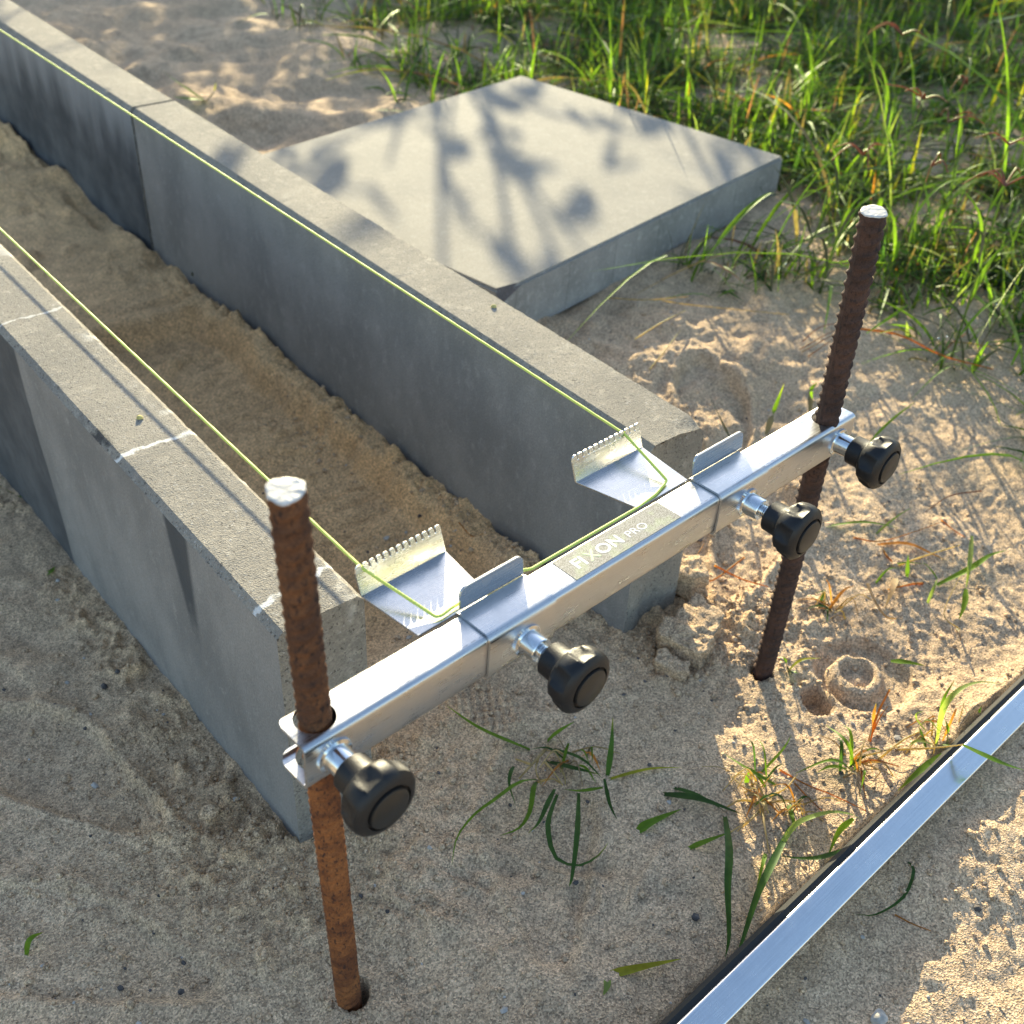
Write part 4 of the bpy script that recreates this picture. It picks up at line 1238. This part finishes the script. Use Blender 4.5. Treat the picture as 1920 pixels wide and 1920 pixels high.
def stalks():
    r = np.random.RandomState(3)
    spots = ((1.28, .30), (1.40, .42), (1.36, .20), (1.50, .34), (1.22, .12), (1.55, .52), (1.33, .05), (1.62, .40), (1.46, .10), (1.30, .47), (1.60, .20), (1.20, .36))
    for (x, y) in spots:
        g0 = gh(x, y); h = r.uniform(.17, .30); a = r.uniform(0, 6.283); l = r.uniform(.02, .07)
        e = empty('grass_stalk', (x, y, g0)); tag(e, 'thin bare grass stalk with spread seed spikes at the grass edge behind the dark rebar', 'grass stalk', 'seeding stalks at the grass edge')
        top = Vector((math.cos(a) * l, math.sin(a) * l, h))
        V, F = stalk_geo((Vector((0, 0, -.005)), top * .5 + Vector((0, 0, .01)), top), .0042, 10)
        leaf_obj('stem', V, F, np.array(LC['p']) * .8, e, None, 5)
        for k in range(r.randint(3, 6)):
            b = r.uniform(0, 6.283); L = r.uniform(.03, .07)
            V, F = stalk_geo((top, top + Vector((math.cos(b) * L * .5, math.sin(b) * L * .5, .015)), top + Vector((math.cos(b) * L, math.sin(b) * L, r.uniform(-.01, .02)))), .0036, 6)
            leaf_obj('seed_spike', V, F, np.array(LC['r']), e, None, 5)
        for k in range(4):
            b = r.uniform(0, 6.283); L = r.uniform(.05, .10); p0 = top * r.uniform(.05, .6)
            V, F = blade_geo((p0, p0 + Vector((math.cos(b) * L * .35, math.sin(b) * L * .35, .06)), p0 + Vector((math.cos(b) * L, math.sin(b) * L, .085))), .007, 8)
            leaf_obj('blade', V, F, np.array(LC['g']), e)
stalks()

# the grass that covers the ground behind and to the right
def grass_field():
    r = np.random.RandomState(11)
    VV = []; FF = []; CC = []; n = 0
    K = 340000
    x = r.uniform(.65, 4.6, K); y = r.uniform(-.6, 4.2, K)
    q = np.stack([x, y, np.full(K, .05)], 1) - np.array(VIEW)
    zc = q @ np.array([.5242, .5915, -.6126])
    px = q @ np.array([.7712, -.6349, .0469]) / zc * 1.0876; py = q @ np.array([.3612, .497, .789]) / zc * 1.0876
    keep = (zc > .2) & (np.abs(px) < .62) & (py > -.6) & (py < .68) & (x > .60)      # what lies in or just outside the view
    ax, ay = x - .6575, y - .5246
    u = ax * .986 + ay * .167; v = -ax * .167 + ay * .986
    keep &= ~((u > -.03) & (u < .825) & (v > -.04) & (v < .68))                         # not under the slab
    edge = 1.06 + .10 * np.sin(y * 9) + .06 * np.sin(x * 17 + y * 23)
    d = np.where(y < .55, (x - edge) / .40, np.where(y < 1.25, (x - 1.42) / .12, (x - (1.02 + .22 * (y - 1.25))) / .75))
    clump = .5 + .5 * vnoise(x * 7, y * 7, 91) + .3 * vnoise(x * 19, y * 19, 92)
    dn = np.clip(d, 0, 1) * np.clip(1.8 * clump - .45, .06, 1)
    keep &= r.rand(K) < dn
    cells = np.stack([x[keep], y[keep]], 1)[:17000].tolist()
    cx = np.array(cells); nb = r.randint(2, 7, len(cx)); X = np.repeat(cx, nb, 0); N = len(X)
    fine = np.repeat(r.rand(len(cx)) < .30, nb)
    X = X + r.randn(N, 2) * .013
    h = np.abs(r.normal(.040, .030, N)) + .018
    h *= np.where(r.rand(N) < .055, r.uniform(1.8, 2.9, N), 1.0)
    w = np.where(fine, r.uniform(.0012, .0028, N), r.uniform(.0030, .0078, N))
    a = r.uniform(0, 6.283, N); lean = np.abs(r.normal(.70, .5, N)); flat = r.rand(N) < .46
    lean = np.where(flat, r.uniform(1.0, 1.9, N), lean); h = np.where(flat, h * 1.35, h)
    g0 = np.array([gh(x, y) for x, y in X])
    dx, dy = np.cos(a), np.sin(a)
    P0 = np.stack([X[:, 0], X[:, 1], g0 - .004], 1)
    P1 = P0 + np.stack([dx * lean * h * .22, dy * lean * h * .22, h * np.where(flat, .42, .62)], 1)
    P2 = P0 + np.stack([dx * lean * h, dy * lean * h, h * np.where(flat, .22, np.where(lean < .8, 1.0, .6)) + .004], 1)
    ax, ay = P2[:, 0] - .6575, P2[:, 1] - .5246
    u = ax * .986 + ay * .167; v = -ax * .167 + ay * .986
    ok = ~((u > -.01) & (u < .805) & (v > -.01) & (v < .655))
    P0, P1, P2, w, h = P0[ok], P1[ok], P2[ok], w[ok], h[ok]; N = len(P0)
    m = 6; roll = r.uniform(-1.2, 1.2, N); fold = r.uniform(.1, .5, N); VV = np.zeros((N, m + 1, 3, 3))
    for j in range(m + 1):
        t = j / m
        p = P0 * (1 - t) ** 2 + P1 * 2 * t * (1 - t) + P2 * t * t
        d = (P1 - P0) * (1 - t) + (P2 - P1) * t; d /= np.linalg.norm(d, axis=1)[:, None]
        sd = np.cross(d, np.array([-.35 * 0 + .05, .03, 1.0])); sd /= np.linalg.norm(sd, axis=1)[:, None] + 1e-9
        up = np.cross(sd, d); q = roll * (.4 + .6 * t)
        s2 = sd * np.cos(q)[:, None] + up * np.sin(q)[:, None]; u2 = up * np.cos(q)[:, None] - sd * np.sin(q)[:, None]
        ww = (w * .5 * (.55 + .45 * min(1, t / .25)) * max(.04, (1 - max(0, t - .35) / .65) ** .75))[:, None]
        VV[:, j, 0] = p - s2 * ww + u2 * ww * fold[:, None]; VV[:, j, 1] = p; VV[:, j, 2] = p + s2 * ww + u2 * ww * fold[:, None]
    k = (m + 1) * 3; base = []
    for j in range(m):
        q = 3 * j; base += [(q, q + 1, q + 4, q + 3), (q + 1, q + 2, q + 5, q + 4)]
    FF = (np.array(base)[None] + (np.arange(N) * k)[:, None, None]).reshape(-1, 4).tolist()
    pal = np.array([LC['g'], LC['d'], LC['p'], LC['y'], LC['s'], LC['o'], LC['r']]); idx = r.choice(7, N, p=[.56, .18, .10, .05, .08, .005, .025])
    cc = pal[idx] * r.uniform(.55, 1.35, N)[:, None]
    cc = np.where((idx == 4)[:, None], cc * .36, cc)
    CC = [np.concatenate([np.repeat(cc, k, 0), np.ones((N * k, 1))], 1)]
    VV = VV.reshape(-1, 3).tolist()
    o = leaf_obj('grass', VV, FF, np.concatenate(CC))
    tag(o, 'sunlit green grass growing over the sand behind the slab and rebar', 'grass', None, 'stuff')
    return cells
cells = grass_field()

# dew on the grass: small clear beads, one mass
def dew():
    r = np.random.RandomState(5)
    bm = bmesh.new(); bmesh.ops.create_icosphere(bm, subdivisions=2, radius=1.0)
    bv = np.array([v.co for v in bm.verts]); bf = [tuple(v.index for v in f.verts) for f in bm.faces]; bm.free()
    V = []; F = []; n = 0
    for k in range(420):
        x, y = cells[r.randint(len(cells))]
        x += r.randn() * .02; y += r.randn() * .02
        z = gh(x, y) + abs(r.normal(.03, .03)) + .006
        V.append(bv * r.uniform(.0006, .0014) + np.array([x, y, z])); F += [tuple(i + n for i in f) for f in bf]; n += len(bv)
    V = np.concatenate(V)
    g = NT('dew'); g.set('Base Color', (.9, .95, 1, 1)); g.set('Roughness', .08); g.set('Metallic', .7)
    o = mesh_obj('dew', V, F, g.m, None, True)
    tag(o, 'fine dew beads glinting on the grass', 'dew', None, 'stuff')
dew()

# ------------------------------------------------------------------ loose things on the sand
def clod(name, poly, z0, z1, seed, label, mat='sand', cuts=13, amp=.0034):
    bm = bmesh.new()
    f = bm.faces.new([bm.verts.new((x, y, z1)) for x, y in poly])
    r = bmesh.ops.extrude_face_region(bm, geom=[f])
    for v in r['geom']:
        if isinstance(v, bmesh.types.BMVert): v.co.z = z0
    bmesh.ops.recalc_face_normals(bm, faces=bm.faces)
    bmesh.ops.triangulate(bm, faces=bm.faces)
    bmesh.ops.subdivide_edges(bm, edges=bm.edges, cuts=cuts, use_grid_fill=True)
    bmesh.ops.triangulate(bm, faces=bm.faces)
    bmesh.ops.smooth_vert(bm, verts=bm.verts, factor=.25, use_axis_x=True, use_axis_y=True, use_axis_z=True)
    co = np.array([v.co for v in bm.verts])
    n1 = fbm(co[:, 0] * 90 + co[:, 2] * 50, co[:, 1] * 90 + co[:, 2] * 70, seed, 3); n2 = fbm(co[:, 0] * 240, co[:, 1] * 240 + co[:, 2] * 200, seed + 3, 2)
    c = co.mean(0)
    for v, a, b in zip(bm.verts, n1, n2):
        d = (v.co - Vector(c)); d.z *= 2; d.normalize()
        v.co += d * (a * amp + b * .0014)
    o = bm_obj(name, bm, M[mat], None, True)
    tag(o, label, 'sand clod')
    return o
clod('sand_clod', [(.507, -.013), (.504, -.060), (.464, -.077), (.440, -.086), (.434, -.070), (.426, -.039), (.437, -.026), (.470, -.024)], -.002, .029, 4, 'flat crumbly slab of sand broken off beside the right kerb end')
clod('sand_clod', [(.515, .062), (.545, .02), (.530, -.012), (.512, -.004), (.501, .02), (.500, .055)], .008, .040, 9, 'raised sand plate against the right kerb, behind the broken slab of sand')
clod('sand_clod', [(.418, -.045), (.430, -.075), (.420, -.088), (.405, -.080), (.402, -.058)], -.002, .018, 12, 'small sand lump in the shade in front of the flat broken slab of sand')

def pebble(name, x, y, r, mat, label, cat, z=None, seed=0, sq=.7):
    bm = bmesh.new(); bmesh.ops.create_icosphere(bm, subdivisions=3, radius=1.0)
    for v in bm.verts:
        k = 1 + .18 * math.sin(v.co.x * 3 + seed) * math.cos(v.co.y * 2.6 + seed * 2) + .08 * math.sin(v.co.z * 7 + seed)
        v.co = Vector((v.co.x * r * k, v.co.y * r * k * .85, v.co.z * r * sq * k))
    o = bm_obj(name, bm, M[mat], None, True)
    o.location = (x, y, (gh(x, y) if z is None else z) + r * sq * .5)
    tag(o, label, cat)
pebble('crumb', .4725, .318, .0032, 'crumb', 'yellowish crumb on top of the right kerb', 'crumb', KT, 1)
pebble('crumb', .046, .332, .0032, 'crumb', 'yellowish crumb on top of the left kerb near the string shadow', 'crumb', KT, 3)
pebble('pebble', .270, -.438, .0075, 'pebble', 'grey pebble on the sunlit sand at the bottom edge', 'pebble', None, 5)
pebble('pebble', -.052, .066, .0085, 'sand', 'small rounded lump of sand left of the left kerb end', 'pebble', None, 8)
pebble('pebble', .445, .255, .006, 'pebble', 'pale stone on the sand in the channel near the right kerb', 'pebble', None, 2) if False else None

def crumbs():
    r = np.random.RandomState(77)
    bm = bmesh.new(); bmesh.ops.create_icosphere(bm, subdivisions=1, radius=1.0)
    bv = np.array([v.co for v in bm.verts]); bf = [tuple(v.index for v in f.verts) for f in bm.faces]; bm.free()
    zones = ((-.05, .04, .07, 260), (-.02, -.06, .06, 240), (-.03, .18, .05, 120), (.10, .02, .06, 200), (.40, .30, .05, 120), (.38, .55, .06, 140), (.39, .12, .05, 160),
             (.45, -.03, .05, 200), (.54, -.06, .05, 200), (.60, -.12, .06, 160), (.05, -.08, .08, 160), (.3, -.1, .15, 160), (.65, .1, .12, 200), (.5, -.3, .15, 160), (.45, -.45, .12, 120), (-.15, .0, .1, 120), (.1, -.1, .25, 900), (.6, -.15, .25, 900), (-.1, .1, .12, 400))
    V = []; F = []; n = 0
    for cx, cy, s, k in zones:
        for _ in range(k):
            x = cx + r.randn() * s; y = cy + r.randn() * s
            if -.004 < x < .084 and y > -.008: continue
            if .412 < x < .501 and y > 0: continue
            q = min(.0042, .0009 + r.exponential(.0009)); sc_ = np.array([q * r.uniform(.8, 1.3), q * r.uniform(.8, 1.3), q * r.uniform(.6, .9)])
            V.append((bv * (1 + .18 * r.randn(len(bv), 1))) * sc_ + np.array([x, y, gh(x, y) + q * .3])); F += [tuple(i + n for i in f) for f in bf]; n += len(bv)
    o = mesh_obj('sand_crumbs', np.concatenate(V), F, M['sand'], None, True)
    tag(o, 'loose crumbs of sand scattered over the ground', 'sand crumbs', None, 'stuff')
crumbs()

def grit():
    r = np.random.RandomState(41)
    bm = bmesh.new(); bmesh.ops.create_icosphere(bm, subdivisions=1, radius=1.0)
    bv = np.array([v.co for v in bm.verts]); bf = [tuple(v.index for v in f.verts) for f in bm.faces]; bm.free()
    V = []; F = []; n = 0; MI = []
    while len(V) < 420:
        x = r.uniform(-.32, .95); y = r.uniform(-.52, .5)
        if (-.01 < x < .09 and y > -.012) or (.405 < x < .51 and y > -.01): continue
        q = min(.0034, .0008 + r.exponential(.0007)); sc_ = np.array([q * r.uniform(.8, 1.4), q * r.uniform(.8, 1.4), q * r.uniform(.5, .9)])
        V.append((bv * (1 + .15 * r.randn(len(bv), 1))) * sc_ + np.array([x, y, gh(x, y) + q * .25])); F += [tuple(i + n for i in f) for f in bf]; n += len(bv)
        MI += [0 if r.rand() < .6 else 1] * len(bf)
    o = mesh_obj('grit', np.concatenate(V), F, [M['dstone'], M['pebble']], None, False, MI)
    tag(o, 'dark and pale bits of grit scattered in the sand', 'grit', None, 'stuff')
grit()

# ------------------------------------------------------------------ loose shrub beyond the frame, towards the sun
def shrub():
    r = np.random.RandomState(23)
    ax = Vector((math.sin(SUN_AZ), math.cos(SUN_AZ), 0)); lat = Vector((math.cos(SUN_AZ), -math.sin(SUN_AZ), 0))
    base = ax * 7.6 + lat * .4
    e = empty('shrub', (base.x, base.y, .03)); tag(e, 'loose leafy shrub standing beyond the grass towards the sun', 'shrub')
    SV = []; SF = []; n = 0; V = []; F = []; C = []; m = 0
    for k in range(62):
        q = r.uniform(-2.3, 3.0); d = r.randn() * .35
        h = r.uniform(1.2, 2.24)
        p0 = lat * q + ax * d; lean = Vector((r.randn() * .22, r.randn() * .22, 0))
        pts = [p0, p0 + lean * .4 + Vector((0, 0, h * .55)), p0 + lean + Vector((0, 0, h))]
        v, f = stalk_geo(pts, .026, 8, 5); SF += [tuple(i + n for i in t) for t in f]; SV += v; n += len(v)
        sp = spline(pts, 30)
        for tw in range(7):
            b0 = sp[r.randint(10, 29)]; a = r.uniform(0, 6.283); L = r.uniform(.25, .6)
            tip = b0 + Vector((math.cos(a) * L * .8, math.sin(a) * L * .8, L * r.uniform(.3, .9)))
            v, f = stalk_geo((b0, b0.lerp(tip, .5) + Vector((r.randn() * .02, r.randn() * .02, .02)), tip), .015, 5, 4)
            SF += [tuple(i + n for i in t) for t in f]; SV += v; n += len(v)
            for lf in range(4):
                q0 = b0.lerp(tip, r.uniform(.3, 1.0)); a2 = r.uniform(0, 6.283); Lf = r.uniform(.05, .09)
                tp = q0 + Vector((math.cos(a2) * Lf, math.sin(a2) * Lf, r.uniform(-.04, .04)))
                v, f = blade_geo((q0, q0.lerp(tp, .5), tp), r.uniform(.02, .035), 4, .2, None, False, r.uniform(-1, 1))
                F += [tuple(i + m for i in t_) for t_ in f]; V += v; m += len(v)
        for j, p in enumerate(sp):
            t = j / 30
            for _ in range(8 if p.z < 1.45 else 3 if p.z < 1.65 else 1):
                a = r.uniform(0, 6.283); L = r.uniform(.07, .14)
                q0 = p + Vector((r.randn(), r.randn(), r.randn())) * .07
                tip = q0 + Vector((math.cos(a) * L, math.sin(a) * L, r.uniform(-.04, .05)))
                v, f = blade_geo((q0, q0.lerp(tip, .5) + Vector((0, 0, .01)), tip), r.uniform(.035, .06), 4, .2, None, False, r.uniform(-1, 1))
                F += [tuple(i + m for i in t_) for t_ in f]; V += v; m += len(v)
    mesh_obj('stems', SV, SF, M['bark'], e, True)
    o = leaf_obj('foliage', V, F, np.array((.05, .10, .02)), e)
shrub()
